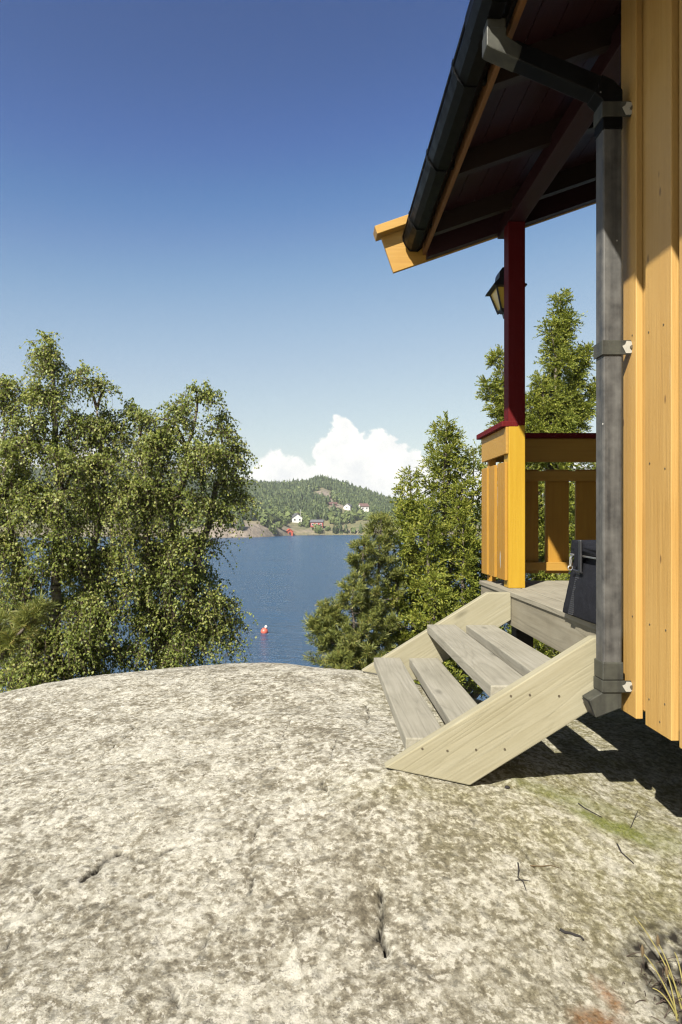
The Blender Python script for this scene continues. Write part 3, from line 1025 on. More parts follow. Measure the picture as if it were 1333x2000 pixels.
# pale rocks on the near beach, seen through the birch
for k, (px, py, Y, r, lb) in enumerate([(85, 1225, 17, 1.0, 'pale granite boulder by the water behind the left birch'), (290, 1170, 19, .55, 'small pale boulder seen through the middle of the birches')]):
    x, z = (px - CX) * Y / F, (CY - py) * Y / F
    bm = bmesh.new()
    bmesh.ops.create_icosphere(bm, subdivisions=3, radius=1)
    for vv in bm.verts:
        n_ = 1 + .22 * float(fbm(np.array(vv.co.x * 1.7 + k), np.array(vv.co.y * 1.7 + vv.co.z * 1.3), 3))
        vv.co = Vector((vv.co.x * r * 1.5 * n_, vv.co.y * r * 2 * n_, vv.co.z * r * .55 * n_))
    me = bpy.data.meshes.new('boulder')
    bm.to_mesh(me)
    bm.free()
    me.materials.append(MATS['pale shore granite'])
    o = bpy.data.objects.new('boulder', me)
    COL.objects.link(o)
    gz = float(ground_z(np.array(x), np.array(min(Y, 18.0))))
    o.location = (x, Y, max(gz, -H) + H + r * .25)
    o['label'] = lb
    o['category'] = 'boulder'

# air between the camera and the far hills: one closed even box
hm = bpy.data.materials.new('thin sea haze')
hm.use_nodes = True
ht = hm.node_tree
ht.nodes.remove(ht.nodes['Principled BSDF'])
pv = ht.nodes.new('ShaderNodeVolumePrincipled')
pv.inputs['Color'].default_value = (.86, .92, 1.0, 1)
pv.inputs['Density'].default_value = .00026
pv.inputs['Anisotropy'].default_value = .2
ht.links.new(pv.outputs[0], ht.nodes['Material Output'].inputs['Volume'])
MATS['haze'] = hm
hz = MB().box(-6500, 6500, -600, 9500, -H - 8, 80).build('haze', 'haze')
hz['kind'] = 'stuff'

# ================================================================== the cabin
cabin = thing('yellow_cabin', 'ochre yellow wooden cabin with black gutter and roofed porch on the rock', 'cabin', (1.055, -1.0, -1.1))
M_ = .3457                           # roof slope


def zr(x):                           # underside of the rafters
    return 1.664 + M_ * (x - .664)


RIDGE = 3.48
WZ0 = -.6445
# wall body: a shell of under-boards
MB().prism([(1.055, WZ0 + .03), (5.9, WZ0 + .03), (5.9, zr(1.055)), (RIDGE, zr(RIDGE) - .02), (1.055, zr(1.055) - .004)], -4.2, 2.19).build('wall', 'ochre wall paint', cabin)
# upright cladding boards on the seaward side, each a board of its own
first = None
y1 = 2.214
edges = [(2.217, 2.112), (2.052, 1.900), (1.858, 1.706)]
yy = 1.706
while yy > -4.0:
    edges.append((yy - .052, yy - .204))
    yy -= .204
for i, (a, b_) in enumerate(edges):
    dz = (.004 * math.sin(i * 2.3), 0)[i < 2]
    dx_ = (.002 * math.sin(i * 1.7), 0)[i < 2]
    MB().box(1.031 + dx_, 1.0545, b_, a, WZ0 + dz, zr(1.04) - .006).build('cladding_board', 'ochre wall paint', cabin, bevel=.0025)
boards = [o for o in cabin.children if o.name.startswith('cladding_board')]
for nx_, ny_ in ((1268.8, 1365.8), (1299.6, 1375.5), (1289.8, 1410), (1236.5, 1203.8), (1270, 1219.6), (1301.5, 1231), (1268, 649), (1297, 634), (1236, 655), (1270, 905), (1300, 915)):
    Yn = 1.0315 * F / (nx_ - CX)
    zn = (CY - ny_) * Yn / F
    bd = boards[0] if Yn > 2.10 else boards[1]
    MB().tube([(1.0296, Yn, zn), (1.0325, Yn, zn)], .0030, 7).build('nail', 'screw steel', bd)
# cladding of the porch-side wall
x = 1.06
while x < 5.8:
    MB().box(x, x + .148, 2.1905, 2.2135, WZ0, 1.78).build('cladding_board', 'ochre wall paint', cabin)
    x += .205
# stone piers, and a foundation block added to keep the underfloor dark
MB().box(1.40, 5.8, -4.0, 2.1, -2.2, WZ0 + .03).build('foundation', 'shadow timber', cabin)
MB().box(1.18, 1.39, .2, .5, -1.6, WZ0 + .03).build('pier', 'stone pier', cabin)
MB().box(1.18, 1.39, -2.6, -2.3, -1.6, WZ0 + .03).build('pier', 'stone pier', cabin)

# roof
yR0, yR1 = -4.5, 4.05
cov = [(.60, zr(.60) + .126), (RIDGE, zr(RIDGE) + .126), (6.4, zr(.58) + .126), (6.4, zr(.58) + .170), (RIDGE, zr(RIDGE) + .170), (.60, zr(.60) + .170)]
roof = MB().prism(cov, yR0, yR1).build('roof', 'roof felt', cabin)
x = .6645
while x < RIDGE - .1:
    a, b_ = x, x + .108
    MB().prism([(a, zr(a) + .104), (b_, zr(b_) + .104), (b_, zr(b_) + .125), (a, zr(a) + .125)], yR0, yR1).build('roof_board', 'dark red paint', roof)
    x += .112
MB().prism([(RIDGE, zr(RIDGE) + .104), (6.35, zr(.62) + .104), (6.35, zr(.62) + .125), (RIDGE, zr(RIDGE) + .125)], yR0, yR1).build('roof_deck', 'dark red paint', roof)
ry = 3.735
rf0 = None
while ry > -4.4:
    ra = [(.6645, zr(.6645)), (RIDGE, zr(RIDGE)), (RIDGE, zr(RIDGE) + .1035), (.6645, zr(.6645) + .1035)]
    if rf0 is None:
        rf0 = MB().prism(ra, ry, ry + .048).build('rafter', 'shaded rafter paint', roof)
        ry0 = ry
    else:
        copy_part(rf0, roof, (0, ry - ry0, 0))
    ry -= .635
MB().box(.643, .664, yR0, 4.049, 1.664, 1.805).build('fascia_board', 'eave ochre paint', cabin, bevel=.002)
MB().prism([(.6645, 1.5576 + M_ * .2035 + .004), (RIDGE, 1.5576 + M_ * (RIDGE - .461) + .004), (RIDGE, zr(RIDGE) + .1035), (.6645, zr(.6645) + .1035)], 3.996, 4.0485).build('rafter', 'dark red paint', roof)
# barge board at the far gable end
uy = 1 / math.hypot(1, M_)
nxp, nzp = -M_ * uy, uy


def along(x0, z0, x1, h):
    """parallelogram from (x0,z0) up the slope to x1, h thick square to it"""
    z1 = z0 + M_ * (x1 - x0)
    return [(x0, z0), (x1, z1), (x1, z1 + h / uy), (x0 + nxp * h, z0 + nzp * h)]


barge = MB().prism(along(.461, 1.5576, RIDGE, .235), 4.051, 4.075).build('barge_board', 'ochre board paint', cabin, bevel=.002)
MB().prism(along(.461 + nxp * .236 - .03, 1.5576 + nzp * .236 - .03 * M_, RIDGE, .052), 3.985, 4.10).build('barge_cap', 'ochre board paint', barge, bevel=.003)
MB().prism([(6.5, zr(.46) - .1), (RIDGE, zr(RIDGE) - .02), (RIDGE, zr(RIDGE) + .22), (6.5, zr(.46) + .14)], 4.051, 4.075).build('barge_board', 'ochre board paint', cabin)
# gutter
gp_o = [(.515, 1.755), (.517, 1.735), (.534, 1.700), (.560, 1.673), (.605, 1.671), (.632, 1.695), (.640, 1.755)]
gp_i = [(.637, 1.755), (.629, 1.698), (.603, 1.675), (.562, 1.677), (.538, 1.702), (.521, 1.737), (.519, 1.755)]
gutter = MB().prism(gp_o + gp_i, yR0, 4.0).build('gutter', 'black gutter and shaded pipe plastic', cabin)
MB().tube([(.514, yR0, 1.757), (.514, 4.0, 1.757)], .006, 8).build('gutter_lip', 'black gutter and shaded pipe plastic', gutter, smooth=True)
MB().prism([(a - .004 if a < .57 else a + .002, b_ - (.003 if b_ < 1.7 else 0)) for a, b_ in gp_o] + [(.640, 1.772), (.511, 1.772)], 4.0, 4.008).build('end_cap', 'black gutter and shaded pipe plastic', gutter)


def hook(y):
    o = [(a - .005, b_ - (.005 if b_ < 1.74 else -.022)) for a, b_ in gp_o[:-1]] + [(.6425, 1.690), (.6425, 1.78)]
    i = [(.6405, 1.78), (.6405, 1.700)] + [(a - .0005, b_ - .0005 if b_ < 1.74 else b_ + .022) for a, b_ in gp_o[:-1][::-1]]
    MB().prism(o + i, y - .013, y + .013).build('gutter_bracket', 'black gutter and shaded pipe plastic', gutter)


for y in (3.72, 3.10, 2.50, 1.86, 1.24, .62, 0, -.62, -1.24):
    hook(y)
for (a, b_) in ((2.075, 2.275),):
    o = [(q[0] - .006, q[1] - (.006 if q[1] < 1.74 else -.012)) for q in gp_o[:-1]] + [(.6415, 1.690)]
    i = [(q[0] - .0006, q[1] - (.0006 if q[1] < 1.74 else -.012)) for q in gp_o[:-1][::-1]]
    MB().prism(o + i, a, b_).build('outlet_sleeve', 'black gutter and shaded pipe plastic', gutter)
# downpipe
X0p, X1p, Y0p, Y1p = .9398, 1.0030, 2.147, 2.2086
pipe = MB().box(X0p, X1p, Y0p, Y1p, -.50, 1.335).build('downpipe', 'grey downpipe plastic', cabin, bevel=.006)
MB().box(.555, .617, Y0p, Y1p, 1.60, 1.672).build('drop_pipe', 'moss-stained plastic', pipe, bevel=.004)
MB().prism([(.553, 1.578), (.575, 1.566), (.66, 1.530), (.672, 1.575), (.619, 1.61), (.619, 1.64), (.553, 1.64)], Y0p - .002, Y1p + .002).build('elbow', 'moss-stained plastic', pipe, bevel=.004)
MB().prism([(.640, 1.539), (.93, 1.415), (.955, 1.47), (.652, 1.598)], Y0p, Y1p).build('slanting_pipe', 'black gutter and shaded pipe plastic', pipe, bevel=.004)  # black plastic puts the shade under the eave into the pipe colour
MB().prism([(.91, 1.420), (.937, 1.395), (.937, 1.30), (1.0045, 1.30), (1.0045, 1.43), (.975, 1.462), (.935, 1.482)], Y0p - .003, Y1p + .003).build('elbow', 'black gutter and shaded pipe plastic', pipe, bevel=.004)  # blackened like the slanting pipe, shade held in the colour
MB().box(X0p - .004, X1p + .003, Y0p - .004, Y1p + .004, -.526, -.466).build('sleeve', 'moss-stained plastic', pipe, bevel=.004)
MB().prism([(.9395, -.5265), (.9395, -.566), (.893, -.593), (.9157, -.6517), (.9925, -.622), (1.0018, -.62), (1.0018, -.5265)], Y0p, Y1p).build('outlet_shoe', 'moss-stained plastic', pipe, bevel=.003)
MB().prism([(.8925, -.5985), (.9140, -.6465), (.9125, -.6472), (.8910, -.5992)], Y0p + .007, Y1p - .007).build('outlet_mouth', 'black metal', pipe)


def strap(z0, z1, white=True):
    br = MB().box(X0p - .0055, 1.0300, Y0p - .0055, Y0p - .0005, z0, z1)
    br.box(X0p - .0055, X0p - .0005, Y0p - .0005, Y1p + .004, z0, z1)
    br = br.build('pipe_bracket', 'moss-stained plastic', pipe, bevel=.0015)
    r = (z1 - z0) / 2
    zc_ = (z0 + z1) / 2
    r *= .82
    pts = [(1.012, zc_ - r), (1.026, zc_ - r)] + [(1.026 + r * .55 * math.sin(a), zc_ - r * math.cos(a)) for a in np.linspace(.3, 2.84, 8)] + [(1.026, zc_ + r), (1.014, zc_ + r * 1.05), (1.010, zc_ + r * .5), (1.000, zc_ + r * .2)]
    MB().prism(pts, Y0p - .0075, Y0p - .0058).build('peeling_tab', 'peeling white paint', br)
    MB().lathe([(.0001, 0), (.007, 0), (.006, .004), (.001, .005)], 0, 0, 8)
    MB().tube([(1.030, Y0p - .013, zc_), (1.030, Y0p - .0074, zc_)], .006, 8).build('screw', 'screw steel', br)


strap(.552, .600)
strap(-.566, -.5268)
strap(1.34, 1.39)

# porch
MB().box(1.108, 1.206, 3.800, 3.898, -.392, .5640).build('porch_post', 'yellow post paint', cabin, bevel=.004)
MB().box(1.108, 1.206, 3.800, 3.898, .5643, 1.762).build('porch_post', 'red paint', cabin, bevel=.004)['label'] = 'dark red upper half of the porch post'
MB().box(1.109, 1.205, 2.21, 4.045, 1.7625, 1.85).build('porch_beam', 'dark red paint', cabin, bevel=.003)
MB().box(3.30, 3.398, 3.800, 3.898, -.392, 2.55).build('porch_post', 'red paint', cabin)
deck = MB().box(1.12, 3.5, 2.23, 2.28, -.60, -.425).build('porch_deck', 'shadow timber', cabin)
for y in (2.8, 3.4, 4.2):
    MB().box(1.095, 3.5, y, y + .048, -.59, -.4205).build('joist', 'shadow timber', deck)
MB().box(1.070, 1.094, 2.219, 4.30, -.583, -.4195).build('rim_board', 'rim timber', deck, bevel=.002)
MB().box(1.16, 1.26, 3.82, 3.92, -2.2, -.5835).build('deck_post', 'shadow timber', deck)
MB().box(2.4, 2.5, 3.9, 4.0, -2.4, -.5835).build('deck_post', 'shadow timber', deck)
x = 1.062
k = 0
while x < 3.45:
    MB().box(x, x + .118, 2.2145, 4.312 + .006 * math.sin(k * 2.1), -.4185 + .0015 * math.sin(k * 1.3), -.3925 + .0015 * math.sin(k * 1.3)).build('deck_plank', 'deck timber', deck, bevel=.003)
    x += .1245
    k += 1
# railing on the seaward side
rail = MB().box(1.092, 1.108, 3.80, 4.372, .398, .5555).build('railing', 'ochre board paint', cabin, bevel=.002)
rail.data.materials[0] = MATS['ochre board paint']
for (a, b_) in ((3.816, 3.980), (4.040, 4.180), (4.225, 4.365)):
    MB().box(1.0905, 1.1075, a, b_, -.347, .352).build('baluster', 'ochre rail paint', rail, bevel=.002)
MB().prism([(3.905, -.283), (3.912, -.262), (3.921, -.225), (3.917, -.190), (3.911, -.180), (3.906, -.200), (3.902, -.240)], 1.0896, 1.0902, 'x').build('paint_chip', 'peeling white paint', rail)
MB().box(1.110, 1.155, 4.245, 4.290, -.392, .5555).build('upright', 'ochre rail paint', rail)
MB().box(1.110, 1.145, 3.90, 4.244, .275, .333).build('batten', 'ochre rail paint', rail)
MB().box(1.110, 1.145, 3.90, 4.244, -.330, -.272).build('batten', 'ochre rail paint', rail)
MB().box(1.068, 1.165, 3.7985, 4.42, .5565, .590).build('rail_cap', 'red paint', rail, bevel=.004)
# railing across the back of the porch
brail = MB().box(1.112, 3.3, 4.336, 4.356, .398, .5555).build('railing', 'ochre board paint', cabin, bevel=.002)
MB().box(1.166, 3.3, 4.31, 4.42, .5568, .590).build('rail_cap', 'red paint', brail, bevel=.004)
x = 1.3145
while x < 3.2:
    MB().box(x, x + .158, 4.3585, 4.378, -.349, .350).build('baluster', 'ochre rail paint', brail, bevel=.002)
    x += .2047
MB().box(1.112, 3.3, 4.3135, 4.3582, .271, .336).build('batten', 'ochre board paint', brail, bevel=.002)
MB().box(1.112, 3.3, 4.3135, 4.3582, -.328, -.272).build('batten', 'ochre board paint', brail, bevel=.002)

# ------------------------------------------------------------------ steps
steps = thing('wooden_steps', 'weathered timber steps with two slanting stringers leading up to the porch', 'steps', (.65, 2.9, -.9))


def stringer(y0, y1, x_lo, z_lo, cut):
    pts = [(x_lo, z_lo), (x_lo + .292, z_lo - cut), (1.0675, z_lo - cut + .622 * (1.0675 - x_lo - .292)), (1.0675, -.3975), (x_lo + (-.3975 - z_lo) / .622, -.3975)]
    return MB().prism(pts, y0, y1).build('stringer', 'stringer timber', steps, bevel=.004)


st1 = stringer(2.218, 2.266, .2227, -.844, .0608)
st2 = stringer(3.613, 3.661, .235, -.836, .05)
# stop the near stringer's lower edge where it meets the rim board
for sx_, sz in ((825, 1462), (874, 1466), (930, 1464), (986, 1463), (998, 1359), (1035, 1357), (1092, 1359)):
    x, z = (sx_ - CX) * 2.218 / F, (CY - sz) * 2.218 / F
    MB().tube([(x, 2.2155, z), (x, 2.2195, z)], .0038, 8).build('screw', 'screw steel', st1)
for (x0, x1, zt) in ((.3005, .4485, -.758), (.4985, .6585, -.760), (.598, .757, -.574), (.815, .975, -.576)):
    MB().box(x0, x1, 2.2665, 3.6125, zt - .048, zt).build('tread', 'tread timber', steps, bevel=.005)

# ------------------------------------------------------------------ lantern
lan = thing('wall_lantern', 'black wall lantern with amber panes behind the red porch post', 'lantern', (1.16, 3.9, 1.35))
lx, ly = 1.160, 4.042


def frustum(mb, a0, z0, a1, z1):
    vs_ = []
    for a, z in ((a0, z0), (a1, z1)):
        vs_ += [(lx - a, ly - a, z), (lx + a, ly - a, z), (lx + a, ly + a, z), (lx - a, ly + a, z)]
    mb.add(vs_, [(3, 2, 1, 0), (4, 5, 6, 7), (0, 1, 5, 4), (1, 2, 6, 5), (2, 3, 7, 6), (3, 0, 4, 7)])
    return mb


rfm = MB()
for i in range(7):                     # stepped, tile-like roof
    a0 = .103 - .0078 * i
    frustum(rfm, a0, 1.440 + .0095 * i, a0 - .004, 1.4505 + .0095 * i)
frustum(rfm, .054, 1.506, .050, 1.540)
for i in range(3):
    frustum(rfm, .050 - .009 * i, 1.540 + .012 * i, .044 - .009 * i, 1.553 + .012 * i)
rfm.build('lantern_roof', 'black metal', lan)
frustum(MB(), .0345, 1.318, .0735, 1.438).build('glass_body', 'amber glass', lan)
for sx_ in (-1, 1):
    for sy in (-1, 1):
        MB().tube([(lx + sx_ * .0365, ly + sy * .0365, 1.305), (lx + sx_ * .0765, ly + sy * .0765, 1.440)], .0065, 4).build('corner_bar', 'black metal', lan)
frustum(frustum(MB(), .026, 1.300, .042, 1.318), .012, 1.268, .018, 1.300).build('lantern_base', 'black metal', lan)
MB().box(lx - .022, lx + .022, 3.8985, 3.912, 1.27, 1.42).build('back_plate', 'black metal', lan)
MB().tube([(lx, 3.91, 1.33), (lx, 3.95, 1.295), (lx, 4.0, 1.285), (lx, ly, 1.285)], .009, 6).build('arm', 'black metal', lan)

# ------------------------------------------------------------------ bag on the deck
bag = thing('black_bag', 'black nylon cooler bag with zip and ribbed side strap on the porch deck', 'bag', (1.18, 2.58, -.392))


def bag_body(x0, x1, y0, y1, z0, z1, tl, seed, mat, name, parent, soft=.03):
    bm = bmesh.new()
    n = 12
    vs_ = []
    bmesh.ops.create_cube(bm, size=1)
    bmesh.ops.subdivide_edges(bm, edges=bm.edges[:], cuts=n, use_grid_fill=True)
    for v_ in bm.verts:
        u, q, r = v_.co.x + .5, v_.co.y + .5, v_.co.z + .5
        lean = tl * r
        x = x0 + lean + u * (x1 - x0 - lean)
        bulge = .012 * math.sin(q * math.pi) * math.sin(r * math.pi) * (-1 if u < .5 else 1) if u in (0, 1) else 0
        yb = y0 + .35 * lean + q * (y1 - y0 - .9 * lean)
        z = z0 + r * (z1 - z0)
        k_ = .006 * float(fbm(np.array(q * 5 + seed), np.array(r * 5 + u * 3), 3))
        v_.co = Vector((x + bulge + k_, yb + k_, z + .5 * k_ * (r > .1)))
    me = bpy.data.meshes.new(name)
    base = world_loc(parent)
    for v_ in bm.verts:
        v_.co = v_.co + Vector((0, 0, H)) - base
    bm.to_mesh(me)
    bm.free()
    me.materials.append(MATS[mat])
    o = bpy.data.objects.new(name, me)
    COL.objects.link(o)
    o.parent = parent
    md = o.modifiers.new('soft', 'BEVEL')
    md.width = .008
    md.segments = 3
    md.limit_method = 'ANGLE'
    me.polygons.foreach_set('use_smooth', [True] * len(me.polygons))
    return o


bag_body(1.040, 1.33, 2.34, 2.785, -.3915, -.135, .045, 1, 'black nylon', 'body', bag)
bag_body(1.066, 1.33, 2.33, 2.755, -.137, -.078, .004, 5, 'black nylon', 'lid', bag)
MB().tube([(1.064, 2.34, -.140), (1.062, 2.5, -.142), (1.064, 2.75, -.139)], .004, 6).build('piping', 'nickel', bag)
MB().add([(1.033, 2.655, -.385), (1.033, 2.700, -.385), (1.0745, 2.680, -.150), (1.0745, 2.645, -.150), (1.038, 2.655, -.385), (1.038, 2.700, -.385), (1.080, 2.680, -.150), (1.080, 2.645, -.150)],
         [(0, 1, 2, 3), (7, 6, 5, 4), (0, 4, 5, 1), (1, 5, 6, 2), (2, 6, 7, 3), (3, 7, 4, 0)]).build('side_strap', 'ribbed webbing', bag)
MB().box(1.056, 1.064, 2.625, 2.690, -.185, -.085).build('buckle_strap', 'black nylon', bag, bevel=.002)
MB().box(1.048, 1.0565, 2.605, 2.630, -.205, -.075).build('buckle', 'bag buckle', bag, bevel=.003)
MB().tube([(1.052, 2.600, -.205), (1.052, 2.695, -.200)], .004, 6).build('buckle_bar', 'bag buckle', bag)
MB().tube([(1.072, 2.742, -.14), (1.066, 2.748, -.155), (1.064, 2.750, -.19)], [.006, .007, .005], 8).build('zip_pull', 'nickel', bag)
MB().tube([(1.064 + .010 * math.cos(a), 2.750, -.197 + .010 * math.sin(a)) for a in np.linspace(0, 6.28, 11)], .0028, 5).build('zip_ring', 'nickel', bag)

exec_veg = True

# ================================================================== plants
def unit(a):
    return a / (np.linalg.norm(a, axis=-1, keepdims=True) + 1e-9)


def leaf_quads(p, d, nrm, ln, wd):
    """folded diamond leaves: p base (n,3), d direction, nrm normal, ln, wd (n,)"""
    d = unit(d)
    s = unit(np.cross(d, nrm))
    up = unit(np.cross(s, d))
    ln, wd = ln[:, None], wd[:, None]
    tip = p + d * ln
    a = p + d * ln * .42 + s * wd + up * wd * .35
    b_ = p + d * ln * .42 - s * wd + up * wd * .35
    v_ = np.stack([p, a, tip, b_], 1)
    i = np.arange(len(p))[:, None] * 4
    f = np.concatenate([i + [[0, 1, 2]], i + [[0, 2, 3]]])
    return v_.reshape(-1, 3), f


def ribbons(paths, radii):
    """three-sided tubes for many twigs at once; paths (n,k,3)"""
    n, k, _ = paths.shape
    tan = unit(np.gradient(paths, axis=1))
    a = unit(np.cross(tan, np.array([.3, .2, .9])))
    b_ = np.cross(tan, a)
    r = np.asarray(radii)[None, :, None]
    ring = [paths + (a * math.cos(th) + b_ * math.sin(th)) * r for th in (0, 2.094, 4.189)]
    v_ = np.stack(ring, 2).reshape(-1, 3)
    f = []
    base = (np.arange(n)[:, None] * k + np.arange(k - 1)[None]).reshape(-1) * 3
    for j in range(3):
        j2 = (j + 1) % 3
        f.append(np.stack([base + j, base + j2, base + 3 + j2, base + 3 + j], 1))
    return v_, np.concatenate(f)


def px3(px, py, Y):
    return np.array([(px - CX) * Y / F, Y, (CY - py) * Y / F])


def bez(a, b_, c, n):
    t_ = np.linspace(0, 1, n)[:, None]
    return (1 - t_) ** 2 * a + 2 * t_ * (1 - t_) * b_ + t_ ** 2 * c


def birch(label, stems, lobes, density, seed):
    """stems: lists of (px, py, depth); lobes: (px, py, depth, half width px, half height px, twigs)"""
    r = np.random.default_rng(seed)
    S3 = [np.array([px3(*q) for q in s]) for s in stems]
    root = S3[0][0]
    t_ = thing('birch_tree', label, 'tree', tuple(root))
    mb = MB()
    dense = []
    for s in S3:
        tt = np.linspace(0, 1, 22)
        seg = np.linspace(0, 1, len(s))
        path = np.stack([np.interp(tt, seg, s[:, k]) for k in range(3)], 1)
        path[1:-1] += r.normal(0, .016, (20, 3))
        rad = .062 * (1 - tt) ** .8 + .008
        mb.tube(path, list(rad), 8)
        dense.append(path)
    mb.build('trunk', 'birch bark', t_, smooth=True)
    allp = np.concatenate(dense)
    limbs, twigs, LP, LD = MB(), [], [], []
    for (px, py, Y, rx, ry, n) in lobes:
        c = px3(px, py, Y)
        ax, az = rx * Y / F, ry * Y / F
        ay = min(.75, max(.28, ax * .9))
        cand_ = allp[allp[:, 2] < c[2] - az * .1]
        if len(cand_) == 0:
            cand_ = allp
        j = np.argmin(np.linalg.norm((cand_ - c) * [1, 1, .6], axis=1))
        a = cand_[j]
        limb = bez(a, a * .45 + c * .55 + [0, 0, .22 * az + .1], c + [0, 0, az * .45], 9)
        limbs.tube(limb, list(np.linspace(.019, .005, 9)), 5)
        # side branches through the lobe
        m_ = max(4, int(n / 13))
        d = unit(r.normal(size=(m_, 3)))
        rad = r.uniform(.35, 1.0, (m_, 1)) ** .6
        ends = c + d * rad * [ax, ay, az]
        sb = []
        for e in ends:
            k = r.integers(3, 9)
            sb.append(bez(limb[k], (limb[k] + e) / 2 + [0, 0, .12], e, 7))
        for q in sb:
            limbs.tube(q, list(np.linspace(.008, .0022, 7)), 4)
        sb = np.array(sb)
        n = int(n * density)
        pick = r.integers(0, m_, n)
        tpos = r.uniform(.25, 1, n)
        idx_ = tpos * 6
        i0 = np.clip(idx_.astype(int), 0, 5)
        fr = (idx_ - i0)[:, None]
        p0 = sb[pick, i0] * (1 - fr) + sb[pick, i0 + 1] * fr
        out = unit(p0 - c + r.normal(0, .25, (n, 3))) * [1, 1, .55] + r.normal(0, .25, (n, 3)) + [0, 0, .12]
        ln = r.uniform(.14, .36, n)[:, None]
        p1 = p0 + unit(out) * ln * .55 + [0, 0, .03]
        p2 = p0 + unit(out) * ln * .85 - np.array([0, 0, 1]) * ln * r.uniform(.25, .95, (n, 1))
        t7 = np.linspace(0, 1, 4)[None, :, None]
        tw = (1 - t7) ** 2 * p0[:, None] + 2 * t7 * (1 - t7) * p1[:, None] + t7 ** 2 * p2[:, None]
        twigs.append(tw)
        # leaves along each twig
        kk = 13
        tl = np.linspace(.12, 1.0, kk)
        lp = np.stack([(1 - q) ** 2 * p0 + 2 * q * (1 - q) * p1 + q * q * p2 for q in tl], 1)
        lp = lp + r.normal(0, .012, lp.shape)
        ld = np.array([0, 0, -.7]) + r.normal(0, .6, lp.shape)
        keep_ = r.uniform(size=lp.shape[:2]) < .92
        LP.append(lp[keep_])
        LD.append(ld[keep_])
    limbs.build('branch', 'twig', t_)['kind'] = 'stuff'
    tw = np.concatenate(twigs)
    v_, f = ribbons(tw, np.linspace(.0026, .001, 4))
    o = np_mesh('twigs', v_, f, 'twig', t_)
    o['kind'] = 'stuff'
    LP, LD = np.concatenate(LP), np.concatenate(LD)
    nrm = r.normal(size=LP.shape) + np.array([-.62, -1.05, 1.0])
    v_, f = leaf_quads(LP, LD, nrm, r.uniform(.022, .039, len(LP)), r.uniform(.0088, .0150, len(LP)))
    o = np_mesh('leaves', v_, f, 'birch leaf', t_)
    o['kind'] = 'stuff'
    return t_, len(LP)


nl = 0
_, k = birch('tall slender birch with a high narrow top at the left of the pair', [[(95, 1480, 6.9), (105, 1250, 6.9), (120, 1000, 6.9), (105, 800, 6.9), (98, 668, 6.9)], [(95, 1480, 6.9), (40, 1250, 6.8), (20, 1000, 6.7), (5, 800, 6.7)],
                                                                              [(110, 1420, 6.9), (170, 1150, 7.0), (205, 950, 7.0), (190, 800, 7.0)]],
             [(97, 690, 6.9, 28, 32, 34), (108, 735, 6.9, 40, 36, 46), (165, 745, 7.0, 34, 22, 28), (205, 770, 7.0, 24, 18, 16), (75, 790, 6.8, 62, 48, 100), (10, 790, 6.7, 46, 60, 76), (150, 840, 6.9, 52, 46, 74), (205, 850, 7.2, 38, 44, 46),
              (60, 880, 6.6, 84, 64, 176), (150, 935, 6.7, 84, 70, 176), (10, 960, 6.5, 66, 80, 136), (90, 1010, 6.5, 90, 70, 172), (195, 1010, 6.8, 60, 64, 104), (20, 1090, 6.4, 64, 76, 116), (120, 1110, 6.5, 72, 60, 104),
              (200, 1120, 6.7, 50, 58, 74), (50, 1180, 6.4, 76, 56, 96), (150, 1200, 6.5, 64, 56, 84), (110, 1270, 6.4, 66, 46, 86), (40, 1290, 6.3, 70, 50, 96), (200, 1240, 6.7, 46, 46, 56), (60, 1345, 6.2, 66, 34, 66), (-60, 1000, 6.5, 60, 120, 110), (-60, 1200, 6.4, 60, 110, 90),
              (170, 1290, 6.4, 46, 36, 44), (205, 900, 7.1, 60, 50, 80), (235, 850, 7.2, 40, 40, 40), (150, 1120, 7.3, 80, 60, 90), (110, 1325, 6.5, 60, 34, 70), (190, 1300, 6.7, 56, 30, 60), (20, 1330, 6.3, 60, 40, 60), (90, 1230, 7.2, 90, 60, 110), (190, 1180, 7.3, 60, 60, 70)],
             2.2, 11)
nl += k
